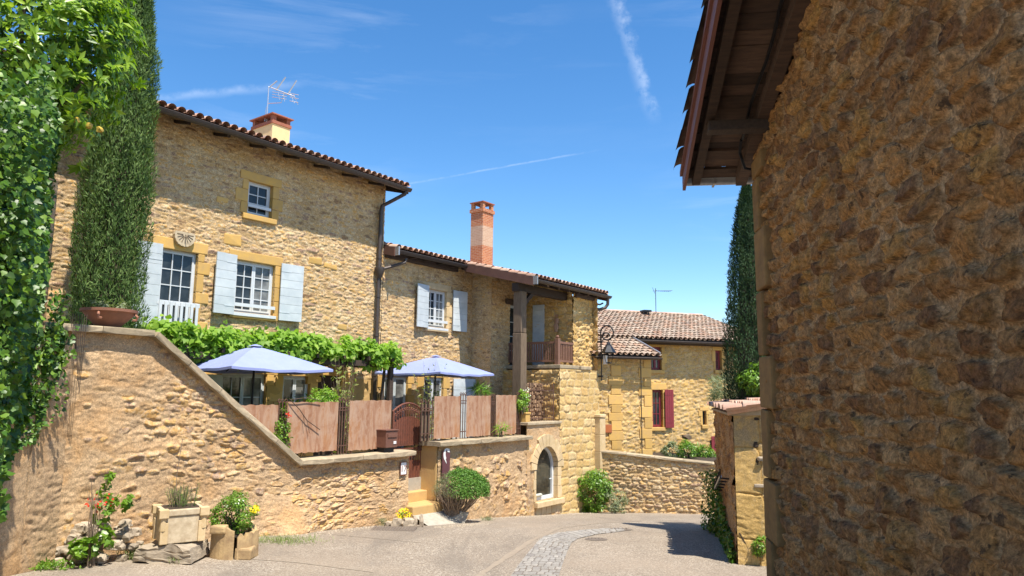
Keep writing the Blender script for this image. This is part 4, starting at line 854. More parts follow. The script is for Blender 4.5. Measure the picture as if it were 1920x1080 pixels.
# umbrellas
def umbrella(lb,x,y,hd,zc,za,rot,zb):
    t=thing('parasol',lb,'parasol',H,x,y,zb,'blue-grey square parasols on the terrace')
    m=MB(); n=8; V=[(x,y,za)]; ringp=[]
    cor=[(math.cos(rot+k*math.pi/2)*hd,math.sin(rot+k*math.pi/2)*hd) for k in range(4)]
    G=10; idx={}; vs=[]; fs=[]
    for k in range(4):
        c0,c1=cor[k],cor[(k+1)%4]; gi=[]
        for i in range(G+1):
            row=[]
            for j in range(G+1):
                u=i/G; v=j/G; px=(c0[0]*(1-v)+c1[0]*v)*u; py=(c0[1]*(1-v)+c1[1]*v)*u
                zz=za-(za-zc)*u**1.12-.10*u*u*math.sin(v*math.pi)*.0-.045*math.sin(v*math.pi)*u+.012*math.sin(px*9+py*5)*u*math.sin(v*math.pi)
                row.append(len(vs)); vs.append((x+px,y+py,zz))
            gi.append(row)
        for i in range(G):
            for j in range(G): fs.append((gi[i][j],gi[i+1][j],gi[i+1][j+1],gi[i][j+1]))
        # hanging edge
        b0=len(vs)
        for j in range(G+1): p=vs[gi[G][j]]; vs.append((p[0],p[1],p[2]-.05))
        for j in range(G): fs.append((gi[G][j],b0+j,b0+j+1,gi[G][j+1]))
    m.add(vs,fs,.5); m.build('canopy',M['canopy'],t)
    part('vent_cap',M['canopy'],t,lambda m:m.add([(x,y,za+.05)]+[(x+c[0]*.10,y+c[1]*.10,za-.0) for c in cor],[(0,1,2),(0,2,3),(0,3,4),(0,4,1)]))
    part('pole',M['black'],t,lambda m:(m.tube([(x,y,zb),(x,y,za+.05)],.024,8),m.tube([(x,y,za-.45),(x,y,za-.3)],.04,8)))
    for k in range(4):
        c=cor[k]; part('rib',M['black'],t,lambda m:(m.tube([(x,y,za-.03),(x+c[0]*.97,y+c[1]*.97,zc-.02)],.011,5),m.tube([(x,y,za-.4),(x+c[0]*.5,y+c[1]*.5,(za+zc)/2-.03)],.009,5)))
    for k in range(4):
        c=((cor[k][0]+cor[(k+1)%4][0])/2,(cor[k][1]+cor[(k+1)%4][1])/2); part('rib',M['black'],t,lambda m:m.tube([(x,y,za-.03),(x+c[0]*.97,y+c[1]*.97,zc-.05)],.010,5))
    part('base_plate',M['black'],t,lambda m:m.lathe([(0,0),(.25,0),(.25,.05),(.05,.08),(.03,.3)],(x,y,zb),16)); return t
ux_,_=hy(479,648,13.3); UA=(ux_,13.3)
umbrella('larger blue-grey parasol nearest the sloping wall',*UA,1.62,2.03,2.49,R(-48),-.5)
ux2,_=hy(817,673,13.75)
umbrella('farther blue-grey parasol nearer the timber post, in front of the french windows',ux2,13.75,1.66,2.10,2.56,R(-43),-.5)
# pergola and vine
pg=thing('pergola','dark timber pergola under the grape vine','pergola',H,10,14,-.5)
for x,y in ((7.2,13.8),(13.3,13.8)): part('post',M['beam'],pg,lambda m:m.chbox(x-.06,x+.06,y-.06,y+.06,-.5,2.2,.01))
part('beam',M['beam'],pg,lambda m:(m.chbox(6.6,13.5,13.74,13.86,2.2,2.34,.01),m.chbox(6.6,13.5,14.75,14.87,2.2,2.34,.01)))
for i in range(9): x=6.8+i*.8; part('rafter',M['beam'],pg,lambda m:m.chbox(x-.03,x+.03,13.6,15.1,2.341,2.44,.008))
vn=thing('grape_vine','bright green grape vine spread over the pergola under the upper windows','vine',H,10,14,-.5)
n=9500; k=rng.integers(0,150,n); cx=rng.uniform(6.7,13.45,150); cy=rng.uniform(13.75,14.95,150); cz=2.50+.24*rng.random(150)+.14*np.sin(cx*2.1)-.16*(cx>12.2)
fr_=rng.random(150)<.45; cy=np.where(fr_,13.7+rng.random(150)*.25,cy); cz=np.where(fr_,rng.uniform(2.2,2.78,150),cz)
d=rdir(n); P=np.stack([cx[k],cy[k],cz[k]],-1)+d*rng.uniform(.1,.26,(n,1))*np.array([1.1,1,.8]); NN=d*.6+np.array([0,-.5,.7])+rng.normal(size=(n,3))*.5
leaves('foliage',M['vine'],vn,P,NN,rng.normal(size=(n,3))+np.array([0,-.2,-.6]),.125*rng.uniform(.6,1.25,n),'broad')
sh_n=42; sp=[];sN=[];sD=[]
vm=MB()
for i in range(sh_n):
    a=random.uniform(6.6,13.0); b=random.uniform(13.7,14.6); h=random.uniform(.15,.42); dx=random.uniform(-.15,.15); vm.tube([(a,b,2.5),(a+dx*.5,b-.03,2.6+h*.5),(a+dx,b-.08,2.6+h)],.006,4)
    for q in range(7): tt_=q/7; sp.append((a+dx*tt_,b-.08*tt_,2.55+h*tt_+.05)); sN.append(rng.normal(size=3)+np.array([0,-.4,.8])); sD.append(rng.normal(size=3))
leaves('foliage',M['vine'],vn,sp,sN,sD,.10,'broad')
for x,y in ((7.3,13.9),(13.2,13.9)): vm.tube([(x,y,-.5),(x+.05,y+.05,.5),(x-.05,y+.03,1.5),(x+.1,y+.1,2.4)],.04,7)
vm.build('stem',M['bark'],vn)

# ------------------------------------------------------------------ plants on the left
iv=thing('ivy','glossy green ivy hanging over the left side wall','ivy',Z0,-6.7,9.6,4.6)
n=30000; Yv=7.4+3.4*rng.random(n)**.8; Zv=rng.uniform(-.3,5.3,n)
zbot=np.interp(Yv,[7.2,9.0,9.4,9.9,10.3,10.7,11.15],[-.6,-.1,.15,.55,1.05,1.75,2.3])+.25*fbm(Yv*2.2,Yv*0+3,1,3)*2
th=(.20+.38*np.clip((Zv-zbot)/1.5,0,1)+.5*fbm(Yv*1.1,Zv*1.1,3,3))*np.clip((11.0-Yv)/.9,.2,1)+.46*np.clip(10.3-Yv,0,3)*np.clip((Zv-zbot)/.8,.1,1)
keep=(Zv>zbot)&~((Zv>2.45)&(Yv>10.05+.2*rng.random(n))); Yv,Zv,th=Yv[keep],Zv[keep],th[keep]; n=len(Yv); th=th+.30*fbm(Yv*3.2,Zv*3.2,5,3)*2*np.clip(th*2,0,1); dpt=1-rng.random(n)**2*.75
kk_=np.interp(Zv,[-.5,1,2,3,5],[.715,.700,.680,.655,.640]); Xe=-kk_*(.99*Yv+.143*(Zv-1.6))+.26*fbm(Yv*2.6,Zv*2.6,2,3)*2-.06; hole=(fbm(Yv*4.5,Zv*4.5,6,2)<-.10)&(dpt>.55); dpt=np.where(hole,dpt*.45,dpt); Xv=-6.76+np.minimum(np.maximum(th,.08),np.maximum(Xe+6.76,.05))*dpt; P=np.stack([Xv,Yv,Zv],-1); NN=np.stack([np.full(n,.9),np.full(n,-.5),np.full(n,.45)],-1)+rng.normal(size=(n,3))*.55
leaves('foliage',M['ivy'],iv,P,NN,rng.normal(size=(n,3))+np.array([.2,0,-.9]),.096*rng.uniform(.45,1.35,n)*np.clip(Yv/10,.75,1.05),'broad')
def ivs(m):
    for i in range(24):
        y=random.uniform(8.4,9.6); z=4.6; Pp=[]
        for q in range(14): Pp.append((-6.66+.03*random.random(),y+.12*math.sin(q+i),z-q*.36*random.uniform(.8,1.1)))
        m.tube([p for p in Pp if p[2]>float(np.interp(p[1],[7.2,9.4,10.3,11.15],[-.5,0,.7,1.9]))-.2][:14] or Pp[:3],.012,4)
    for i in range(8):
        y=10.7+i*.03; m.tube([(-6.6+.02*i,y,2.7),(-6.5,y+.05,2.2-.1*i)],.006,4)
ivs_m=MB(); ivs(ivs_m); ivs_m.build('stem',M['bark'],iv)
# long trailing shoots in front of the corner
tp=[];tn=[];td=[]
for i in range(34):
    y=random.uniform(10.1,10.7); x=-6.66+random.uniform(-.15,.22); z=random.uniform(1.6,3.3); l=random.uniform(.3,1.1)
    for q in range(int(l/.05)): tp.append((x+.04*math.sin(q*.5+i),y+.03*math.cos(q*.7),z-q*.05)); tn.append(rng.normal(size=3)*.6+np.array([.8,-.5,.4])); td.append(rng.normal(size=3)+np.array([0,0,-1]))
leaves('foliage',M['ivy'],iv,tp,tn,td,.07*rng.uniform(.6,1.2,len(tp)),'broad')
lr=thing('laurel_tree','broad glossy laurel-like tree with bright rosettes of leaves, top left above the ivy','tree',Z0,-7.1,9.9,-1)
def rosettes(root,c,rad,nr,per,size,mat,clip=None,nm='foliage'):
    d=rdir(nr*3); d=d[(d[:,0]>-.35)|(d[:,1]<.2)][:nr]; nr=len(d); c=np.array(c); rad=np.array(rad)
    C=c+d*rad*rng.uniform(.80,1.04,(nr,1))*(1+.22*fbm(d[:,0]*3+5,d[:,1]*3+d[:,2]*3,2,2)[:,None]); out=nrm(d*.9+np.array([.1,-.1,.35])+rng.normal(size=(nr,3))*.25)
    k=np.repeat(np.arange(nr),per); ph=rng.uniform(0,6.28,len(k)); a=nrm(np.cross(out[k],rng.normal(size=(len(k),3)))); D=a*1.0+out[k]*rng.uniform(.1,1.0,(len(k),1)); P=C[k]-out[k]*rng.uniform(0,.16,(len(k),1))
    N=out[k]*1.1-a*.4+rng.normal(size=(len(k),3))*.15; return leaves(nm,M[mat],root,P,N,D,size*rng.uniform(.7,1.15,len(k)),'lance')
rosettes(lr,(-7.05,9.8,6.5),(1.55,1.3,1.85),680,11,.165,'laurel')
P=np.array([-7.05,9.8,6.65])+rdir(3800)*np.array([1.4,1.15,1.65])*rng.uniform(.55,.93,(3800,1)); leaves('foliage',M['ivy'],lr,P,rng.normal(size=(3800,3))+np.array([.3,-.3,.5]),rng.normal(size=(3800,3)),.17,'lance')  # inner leaves in darker ivy green, the crown's inside shade put into colour
part('trunk',M['bark'],lr,lambda m:(m.tube([(-7.3,9.9,-1.1),(-7.25,9.9,2),(-7.15,9.85,4.6),(-7.05,9.8,6.4)],[.17,.15,.12,.06],10),m.tube([(-7.2,9.9,4.2),(-6.6,9.7,5.2),(-6.0,9.5,5.8)],[.07,.05,.02],7),m.tube([(-7.15,9.9,4.8),(-7.6,9.5,5.8),(-8,9.3,6.8)],[.07,.05,.02],7),m.tube([(-7.1,9.8,5.2),(-6.7,9.2,6.2),(-6.5,8.9,7.2)],[.06,.04,.02],7)))
[part('fruit',M['fruit'],lr,lambda m:m.rock(wy(px,py,9.5),.045,(1,1,1.1),sd=i),smooth=True) for i,(px,py) in enumerate(((143,225),(167,236),(187,243)))]
def cypress(lb,fr,x,y,zb,zt,rad,n,size,mat,taper,seed=1):
    t=thing('cypress',lb,'cypress',fr,x,y,zb); z=zb+(zt-zb)*rng.random(n)**.85*1.0; ph=rng.uniform(0,2*math.pi,n)
    pr=rad*np.interp((z-zb)/(zt-zb),[p[0] for p in taper],[p[1] for p in taper]); lump=1+.34*fbm(ph*2.2+np.cos(ph)*2,z*1.4-ph*.2,seed,3)+.42*fbm(ph*5,z*2.6-ph,seed+2,3)
    lump*=np.where(np.cos(ph*1)>.97,.9,1); dp=1-.42*rng.random(n)**2.0; r_=pr*lump*dp
    out=np.stack([np.cos(ph),np.sin(ph),np.zeros(n)],-1); P=np.stack([x+r_*np.cos(ph),y+r_*np.sin(ph),z],-1)
    D=out*.45+np.array([0,0,1.])+rng.normal(size=(n,3))*.32; N=out+rng.normal(size=(n,3))*.55
    leaves('foliage',M[mat],t,P,N,D,size*rng.uniform(.6,1.3,n),'spray',rnd=np.clip(.5+1.5*fbm(ph*3,z*2,seed+1,3)+rng.normal(size=n)*.2,0,1))
    m=MB(); zz=np.linspace(zb+.25,zt-.25,26); m.tube([(x,y,q) for q in zz],[rad*.56*float(np.interp((q-zb)/(zt-zb),[p[0] for p in taper],[p[1] for p in taper])) for q in zz],9); m.build('dark_core',M['bark'],t)  # solid dark core added to close and darken the crown's interior
    part('trunk',M['bark'],t,lambda m:m.tube([(x,y,zb-.1),(x,y,zb+.6)],[.13,.11],8)); return t
xa,_=hy(208,560,13.75)
cypress('tall broad green cypress standing against the long house on the left',H,xa-.05,13.75,-.5,9.9,.60,80000,.095,'cyp',[(0,.8),(.2,1.0),(.5,.97),(.8,.8),(.93,.5),(1,.05)],1)
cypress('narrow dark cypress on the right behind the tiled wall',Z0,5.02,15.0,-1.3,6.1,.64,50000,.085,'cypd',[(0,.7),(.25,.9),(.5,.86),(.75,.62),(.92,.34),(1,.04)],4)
# terracotta bowl on the coping
bx,bz=hy(203,606,12.32)
bw=thing('terracotta_bowl','wide terracotta bowl with a dry plant on the top of the coping','flower pot',H,bx,12.32,2.58)
part('bowl',M['terra'],bw,lambda m:m.lathe([(0,0),(.17,0),(.20,.03),(.34,.17),(.385,.235),(.42,.24),(.425,.285),(.37,.285),(.33,.22),(0,.2)],(bx,12.32,2.58),28),smooth=True)
part('soil',M['soil'],bw,lambda m:m.lathe([(0,.245),(.345,.235)],(bx,12.32,2.58),20))
foliage('foliage',M['sage'],bw,(bx,12.32,2.90),(.30,.26,.09),420,.06,'dia',clumps=12,cr=.3)
for q in (-1,1): part('handle',M['terra'],bw,lambda m:m.tube([(bx+q*.28,12.05,2.80),(bx+q*.31,11.99,2.75),(bx+q*.30,12.01,2.70),(bx+q*.24,12.04,2.70)],.02,6))
# stone planter on a slab
A0=Z0
def plc(px,py,Y): x,y,z=wy(px,py,Y); return x,y,z
sx,sy=-5.16,11.66; sz=gzz(sx,sy)
sb=thing('rock_slab','long rough grey rock slab lying under the stone planter','rock',Z0,sx-.05,sy,sz)
def slabf(m):
    bm=bmesh.new(); bmesh.ops.create_cube(bm,size=1); bmesh.ops.subdivide_edges(bm,edges=list(bm.edges),cuts=7,use_grid_fill=True); ss_=random.Random(4)
    for v in bm.verts:
        c=v.co; k=1+.12*math.sin(c.x*9+c.y*5)+.05*ss_.uniform(-1,1); v.co=Vector((sx-.06+c.x*.92*(1-.1*(c.z+.5)),sy-.04+c.y*.62*k,sz+.13+c.z*.24*(1+.25*math.sin(c.x*6+1))+.02*ss_.uniform(-1,1)))
    bm.verts.ensure_lookup_table(); m.add([v.co for v in bm.verts],[[v.index for v in f.verts] for f in bm.faces],.2); bm.free()
part('slab',M['rock'],sb,slabf)
P1=Fr(35)
px_,py_=P1.l(sx-.02,sy+.06); pz=sz+.28
sp_=thing('stone_planter','square pale stone planter with cut corners and rosemary, standing on the rock slab','planter',P1,px_,py_,pz)
def pl(m):
    w=.29
    m.chbox(px_-w,px_+w,py_-w,py_+w,pz,pz+.40,.01); m.chbox(px_-w-.02,px_+w+.02,py_-w-.02,py_+w+.02,pz+.405,pz+.50,.015)
part('body',M['lime'],sp_,pl)
for a in (-1,1):
    for b in (-1,1): part('corner_post',M['blockp'],sp_,lambda m:(m.chbox(px_+a*.27-.055,px_+a*.27+.055,py_+b*.27-.055,py_+b*.27+.055,pz+.0,pz+.32,.012),m.tube([(px_+a*.29,py_+b*.29,pz+.2),(px_+a*.29,py_+b*.29,pz+.38)],.05,8),m.chbox(px_+a*.29-.07,px_+a*.29+.07,py_+b*.29-.07,py_+b*.29+.07,pz+.385,pz+.515,.012)))
part('soil',M['soil'],sp_,lambda m:m.box(px_-.25,px_+.25,py_-.25,py_+.25,pz+.49,pz+.505))
ro=thing('rosemary','small rosemary bush with upright needles growing in the square planter','plant',Z0,sx,sy+.05,pz+.5)
n=1700; kk=rng.integers(0,46,n); ang=rng.uniform(0,6.28,46); rr_=rng.uniform(0,.17,46); hh_=rng.uniform(.14,.34,46); lean=rng.uniform(.0,.10,46); t_=rng.random(n)
P=np.stack([sx+(rr_[kk]+lean[kk]*t_)*np.cos(ang[kk])*1.1,sy+.05+(rr_[kk]+lean[kk]*t_)*np.sin(ang[kk]),pz+.5+hh_[kk]*t_],-1); D=rng.normal(size=(n,3))*.7+np.array([0,0,.9]); leaves('foliage',M['box'],ro,P,rng.normal(size=(n,3)),D,.05,'blade')
part('stem',M['twig'],ro,lambda m:[m.tube([(sx+rr_[i]*math.cos(ang[i]),sy+.05+rr_[i]*math.sin(ang[i]),pz+.48),(sx+(rr_[i]+lean[i])*math.cos(ang[i]),sy+.05+(rr_[i]+lean[i])*math.sin(ang[i]),pz+.5+hh_[i])],.005,4) for i in range(46)]+[m.tube([(sx-.08,sy+.0,pz+.5),(sx-.10,sy+.02,pz+1.0),(sx-.06,sy+.04,pz+1.55)],.005,4)])
# broken pot with bush
qx,qy=-4.42,12.05; qz=gzz(qx,qy)
bp=thing('broken_stone_pot','crumbling ochre stone trough in two pieces with a bush, right of the square planter','planter',Z0,qx,qy,qz)
def bpf(m):
    for i,(a0,a1,h) in enumerate(((-2.9,-1.25,.47),(-1.1,.2,.36),(.3,1.6,.42),(1.7,3.2,.45))):
        vs=[];N=8
        for k in range(N+1):
            a=a0+(a1-a0)*k/N; hh=h+random.uniform(-.05,.05)
            for rr,zz in ((.35,-.03),(.34,hh),(.25,hh-.01),(.25,-.03)): vs.append((qx+rr*math.cos(a)*1.05*(1+.03*math.sin(a*7)),qy+rr*math.sin(a),qz+zz))
        fs=[(4*k+j,4*k+4+j,4*k+4+(j+1)%4,4*k+(j+1)%4) for k in range(N) for j in range(4)]+[(0,1,2,3),(4*N+3,4*N+2,4*N+1,4*N)]
        m.add(vs,fs)
    m.chbox(qx-.27,qx-.02,qy-.37,qy-.2,qz+.40,qz+.52,.03,.01); m.chbox(qx+.12,qx+.38,qy-.30,qy-.05,qz-.02,qz+.17,.03,.01)
M['crumb']=msimple('crumbling_ochre_stone',(.54,.38,.19),(.30,.20,.11),.95,5,1.0,spec=.1,de=9); part('shell',M['crumb'],bp,bpf); part('soil',M['soil'],bp,lambda m:m.lathe([(0,.36),(.27,.33)],(qx,qy,qz),14))
def bush2(nm,label,fr,c,rad,n,size,mat,tm='lance',cl=50,cr=.3,cat='bush',stem='bark',st_n=9,zb=None,**k):
    zb=c[2]-rad[2] if zb is None else zb
    t=thing(nm,label,cat,fr,c[0],c[1],zb); foliage('foliage',M[mat],t,c,rad,n,size,tm,clumps=cl,cr=cr,**k); m=MB(); stems(m,(c[0],c[1],zb-.02),rad[0]*.7,(c[2]+rad[2]*.5-zb),st_n,.012,sd=n); m.build('stem',M[stem],t); return t
t=bush2('potted_shrub','round green shrub with one yellow flower growing in the crumbling trough',Z0,(qx-.02,qy-.02,qz+.66),(.36,.34,.30),3600,.038,'bush','dia',70,.26)
leaves('flower',M['yel'],t,np.array([qx+.33,qy-.12,qz+.72])+rdir(26)*.05,rng.normal(size=(26,3))+np.array([0,-1,.5]),rng.normal(size=(26,3)),.06,'dia')
# rubble heap with red climbing plant
hx_,hy_=-6.28,11.05
hp=thing('rubble_heap','heap of small rough stones at the foot of the retaining wall under a red-flowered plant','rubble',Z0,hx_,hy_,gzz(hx_,hy_))
q=random.Random(9)
for i in range(60):
    a=q.uniform(0,1)**.7; x=-6.28+q.uniform(-.55,.6)*(1.1-a*.6); y=11.15+.35*a+q.uniform(-.12,.12)+ .55*max(0,(x+6.3)); z=gzz(x,y)+a*.55; part('stone',M['rock'],hp,lambda m:m.rock((x,y,z),q.uniform(.05,.12),(1.2,1,.75),sd=i))
rp_=thing('flowering_climber','red-tinged climbing plant with broad glossy leaves over the rubble heap','plant',Z0,-6.2,11.0,-1.05)
for c,rad,n,sz_ in (((-6.22,10.95,-.74),(.20,.14,.13),60,.12),((-6.0,11.1,-.60),(.16,.12,.14),60,.09),((-6.12,11.2,-.2),(.14,.10,.28),90,.075),((-6.15,11.35,.12),(.14,.1,.2),60,.07),((-5.85,11.3,-.1),(.15,.1,.1),60,.07)): foliage('foliage',M['bush'],rp_,c,rad,n,sz_,'broad',clumps=10,cr=.4)
leaves('flower',M['redf'],rp_,np.array([-6.12,11.12,-.08])+rdir(26)*np.array([.20,.08,.14]),rng.normal(size=(26,3))+np.array([0,-1,.5]),rng.normal(size=(26,3)),.055,'dia')
part('stem',M['twig'],rp_,lambda m:stems(m,(-6.15,11.1,-1.0),.3,1.3,10,.009,sd=6))
# ------------------------------------------------------------------ weeds
def weed(lb,X,Y,r,h,n,size,mat='weed',tm='blade',up=1.2,nm='weed_tuft',grp='weeds along the wall foot'):
    z=gzz(X,Y); t=thing(nm,lb,'weeds',Z0,X,Y,z,grp); k=rng.normal(size=(n,2))*np.array([r,r*.45])*.5; P=np.stack([X+k[:,0],Y+k[:,1],z+rng.random(n)*h*.55],-1); D=rng.normal(size=(n,3))*.6+np.array([0,0,up]); leaves('foliage',M[mat],t,P,rng.normal(size=(n,3)),D,size*rng.uniform(.6,1.3,n),tm); return t
weed('low leafy green weeds at the corner left of the rubble heap',-6.62,10.75,.35,.18,500,.05,'bush','dia',.6)
weed('dry grassy weeds between the rubble heap and the rock slab',-5.75,11.6,.26,.22,420,.11)
weed('small grass tuft in front of the rock slab',-4.95,11.36,.14,.12,160,.09)
weed('long low strip of weeds along the wall right of the crumbling trough',-4.05,13.35,.75,.12,900,.08,'weed')
weed('small blue-green sage tuft on the wall foot left of the gate',-2.78,16.35,.12,.25,180,.08,'sage'); weed('grey-green tuft beside the yellow flowers',-2.55,16.45,.10,.14,120,.07,'sage')
weed('green tuft on the gate step',-1.95,17.5,.10,.05,120,.05,'box'); weed('flat green weed on the road right of the clipped shrub',-.55,18.3,.16,.12,220,.07,'sage')
# yellow flowers with stones
yf=thing('flower_patch','yellow and red flowers among upright stones left of the ramp','flowers',Z0,-2.3,16.3,-1.3)
zf=gzz(-2.3,16.4)
leaves('flower',M['yel'],yf,np.array([-2.33,16.35,zf+.28])+rdir(130)*np.array([.15,.12,.09]),rng.normal(size=(130,3))+np.array([0,-1,1]),rng.normal(size=(130,3)),.05,'dia'); leaves('foliage',M['redf'],yf,np.array([-2.33,16.35,zf+.3])+rdir(14)*np.array([.14,.12,.08]),rng.normal(size=(14,3))+np.array([0,-1,1]),rng.normal(size=(14,3)),.04,'dia'); foliage('foliage',M['bush'],yf,(-2.33,16.4,zf+.2),(.16,.12,.1),160,.05,'dia',clumps=9,cr=.4)
for i,(x,y,r,s) in enumerate(((-2.45,16.25,.14,(1.1,.8,.9)),(-2.2,16.2,.15,(1.2,.8,.9)),(-2.62,16.3,.1,(1,.8,.8)),(-2.05,16.2,.09,(.7,.6,1.9)),(-1.92,16.25,.10,(.6,.6,2.0)),(-2.12,16.1,.07,(1.3,.6,.6)),(-2.7,16.4,.07,(1,1,.8)))):
    o=MB(); lb=['round boulder left of the yellow flowers','broad boulder under the yellow flowers','small boulder farthest left of the flower patch','upright pale stone right of the yellow flowers','taller upright stone against the ramp','flat white stone in front of the flower patch','tiny stone at the wall foot left of the flowers'][i]
    t=thing('stone',lb,'stone',Z0,x,y,gzz(x,y),'stones round the flower patch'); o.rock((x,y,gzz(x,y)+r*s[2]*.6),r,s,sd=i+20); o.build('boulder',M['rock'],t)
# clipped shrub on bare stems
tx_,ty_=13.5,11.55; X,Y=H.w(tx_,ty_); tz=gzz(X,Y)
tp_=thing('clipped_shrub','mushroom-shaped clipped shrub beside the steps, green right and grey bare left','shrub',Z0,X,Y,tz)
n=11000; d=rdir(n); d[:,2]=np.abs(d[:,2])*1.0-.18*rng.random(n); cxx=X+.05; P=np.stack([cxx+d[:,0]*.70*(1-.0*d[:,0]),Y+d[:,1]*.55,tz+.70+d[:,2]*.58],-1)*1.0
shell=rng.uniform(.86,1.0,n)[:,None]; C0=np.array([cxx,Y,tz+.70]); P=C0+(P-C0)*shell*(1+.22*fbm(d[:,0]*4+3,d[:,2]*4+d[:,1]*5,2,4))[:,None]; P[:,2]=np.maximum(P[:,2],tz+.40+.12*rng.random(n)-.1*(P[:,0]-X))
gsel=(P[:,0]-X+.25*d[:,2]+.10*rng.normal(size=n))>.02
Nn=d+rng.normal(size=(n,3))*.5; leaves('foliage',M['box'],tp_,P[gsel],Nn[gsel],d[gsel]+rng.normal(size=(gsel.sum(),3))*.5,.045,'dia')
g2_=~gsel&(rng.random(n)<.75)&(P[:,2]>tz+.55); leaves('dry_foliage',M['sage'],tp_,P[g2_],Nn[g2_],d[g2_]+rng.normal(size=(g2_.sum(),3))*.4,.045,'blade')
def tpt(m):
    q=random.Random(3)
    for i in range(150):
        a=q.uniform(0,6.28); s=math.sqrt(q.random()); ex=cxx+(-.62+q.random()*1.2)*1.0 if i%2 else cxx-.62+.5*q.random(); ey=Y+.45*s*math.sin(a); ez=tz+.62+.45*math.sqrt(max(0,1-((ex-cxx)/.7)**2-((ey-Y)/.6)**2))*q.uniform(.5,1)
        bx_=X-.12+q.uniform(-.16,.20); by_=Y+q.uniform(-.08,.08)
        m.tube([(bx_,by_,tz-.03),(bx_+(ex-bx_)*.15+q.uniform(-.04,.04),by_,tz+.22),(bx_+(ex-bx_)*.6,by_+(ey-by_)*.6,tz+.48+q.uniform(-.05,.05)),(ex,ey,ez)],[.024,.018,.012,.004],5)
part('stem',M['twig'],tp_,tpt)
# bush at the corner of the porch house
bx2,by2=20.6,11.5; X,Y=H.w(bx2,by2); z=gzz(X,Y)
X-=.42
bush2('green_bush','leafy bright green bush at the foot of the porch house corner',Z0,(X-.02,Y,z+.70),(.55,.45,.72),4200,.10,'bush','lance',60,.34)
bush2('variegated_bush','small pale green bush at the right foot of the bigger bush',Z0,(X+.62,Y-.15,z+.42),(.38,.35,.42),1300,.07,'sage','lance',26,.36)
# ------------------------------------------------------------------ terrace plants
def stalks(nm,label,c,h,spread,nst,nl,size,mat,fr=H,cat='plant'):
    t=thing(nm,label,cat,fr,c[0],c[1],c[2]); q=random.Random(int(c[0]*10)); m=MB(); P=[];N=[];D=[]
    for i in range(nst):
        a=q.uniform(0,6.28); s=q.uniform(.1,1)*spread; hh=h*q.uniform(.6,1); b=(c[0]+q.uniform(-.1,.1),c[1]+q.uniform(-.1,.1)); pts=[(b[0]+s*math.cos(a)*u**1.6,b[1]+s*math.sin(a)*u**1.6,c[2]+hh*u) for u in (0,.25,.5,.75,1)]; m.tube(pts,[.009,.008,.006,.004,.002],4)
        for k in range(nl):
            u=q.uniform(.3,1); P.append((b[0]+s*math.cos(a)*u**1.6,b[1]+s*math.sin(a)*u**1.6,c[2]+hh*u)); N.append([q.gauss(0,1) for _ in range(3)]); D.append([q.gauss(0,.6)+math.cos(a)*.4,q.gauss(0,.6),q.uniform(0,1)])
    m.build('stem',M['twig'],t); leaves('foliage',M[mat],t,P,N,D,size,'lance'); return t
stalks('bamboo','thin yellowish bamboo stalks rising beside the first parasol',(11.05,12.95,-.5),2.9,.55,26,16,.12,'bamb'); stalks('bamboo','thin airy bamboo clump in front of the farther parasol',(13.9,13.0,-.5),2.9,.7,30,15,.11,'bamb')
bush2('golden_bush','yellow-green bush behind the widest rusty panel',H,(10.65,13.1,1.35),(.34,.28,.35),900,.08,'vine','lance',24,.36,zb=-.5); bush2('dark_bush','dark green bush under the pergola behind the parasol',H,(10.6,13.9,.95),(.75,.4,.55),1500,.09,'laurel','lance',36,.34,zb=-.5)
cl=thing('climbing_rose','green climbing rose with red blooms on the first iron bars','plant',H,9.0,12.3,.24); foliage('foliage',M['bush'],cl,(8.98,12.3,.78),(.14,.06,.42),420,.06,'dia',clumps=26,cr=.4); leaves('flower',M['redf'],cl,np.array([9.05,12.24,1.10])+rdir(22)*.035,rng.normal(size=(22,3)),rng.normal(size=(22,3)),.05,'dia'); part('stem',M['bark'],cl,lambda m:stems(m,(8.98,12.3,.24),.12,1,5,.008))
tw=thing('bare_creeper','leafless brown creeper trailing over the widest rusty panel','plant',H,9.3,12.3,1.3); part('stem',M['bark'],tw,lambda m:(m.tube([(9.1,12.30,1.42),(9.35,12.28,1.2),(9.55,12.29,.98),(9.9,12.30,.78)],.009,5),m.tube([(9.12,12.3,1.40),(9.5,12.28,1.44),(9.9,12.3,1.38)],.009,5),m.tube([(9.45,12.29,1.1),(9.5,12.28,.85)],.006,4),m.tube([(9.55,12.29,.98),(9.62,12.28,.72)],.006,4)))
bush2('spiky_plant','small palm-like plant above the last gap of the iron bars',H,(15.75,12.75,1.72),(.22,.2,.16),220,.24,'bush','blade',8,.3,cat='plant',zb=-.5,up=.9)
bush2('sprouting_plant','narrow-leaved green shoot growing through the bars onto the coping',H,(15.95,12.15,.62),(.2,.08,.16),60,.22,'vine','blade',6,.4,cat='plant',zb=.39)
op=thing('ochre_pot','square ochre pot standing on the ledge beside the timber post','flower pot',H,17.3,12.35,.745); part('pot',M['block'],op,lambda m:(m.chbox(17.16,17.38,12.2,12.44,.745,.98,.01),m.chbox(17.14,17.40,12.18,12.46,.98,1.02,.01)))
t=bush2('white_flower_plant','light green plant with white blooms in the ochre pot by the timber post',H,(17.12,12.3,1.30),(.18,.14,.34),500,.10,'vine','lance',22,.34,cat='plant',zb=.98); leaves('flower',M['whf'],t,np.array([17.2,12.2,1.45])+rdir(40)*np.array([.16,.08,.25]),rng.normal(size=(40,3)),rng.normal(size=(40,3)),.06,'dia')
fgr=thing('wall_ornament','dark figure ornament hanging on the loggia wall','ornament',H,20.08,13.1,3.7); part('figure',M['rust'],fgr,lambda m:(m.rock((20.0,13.0,3.95),.10,(.5,1,1.2),1),m.rock((20.0,13.02,3.72),.12,(.5,.9,1.5),2),m.rock((20.0,13.0,4.12),.06,(.6,1,1),3)))
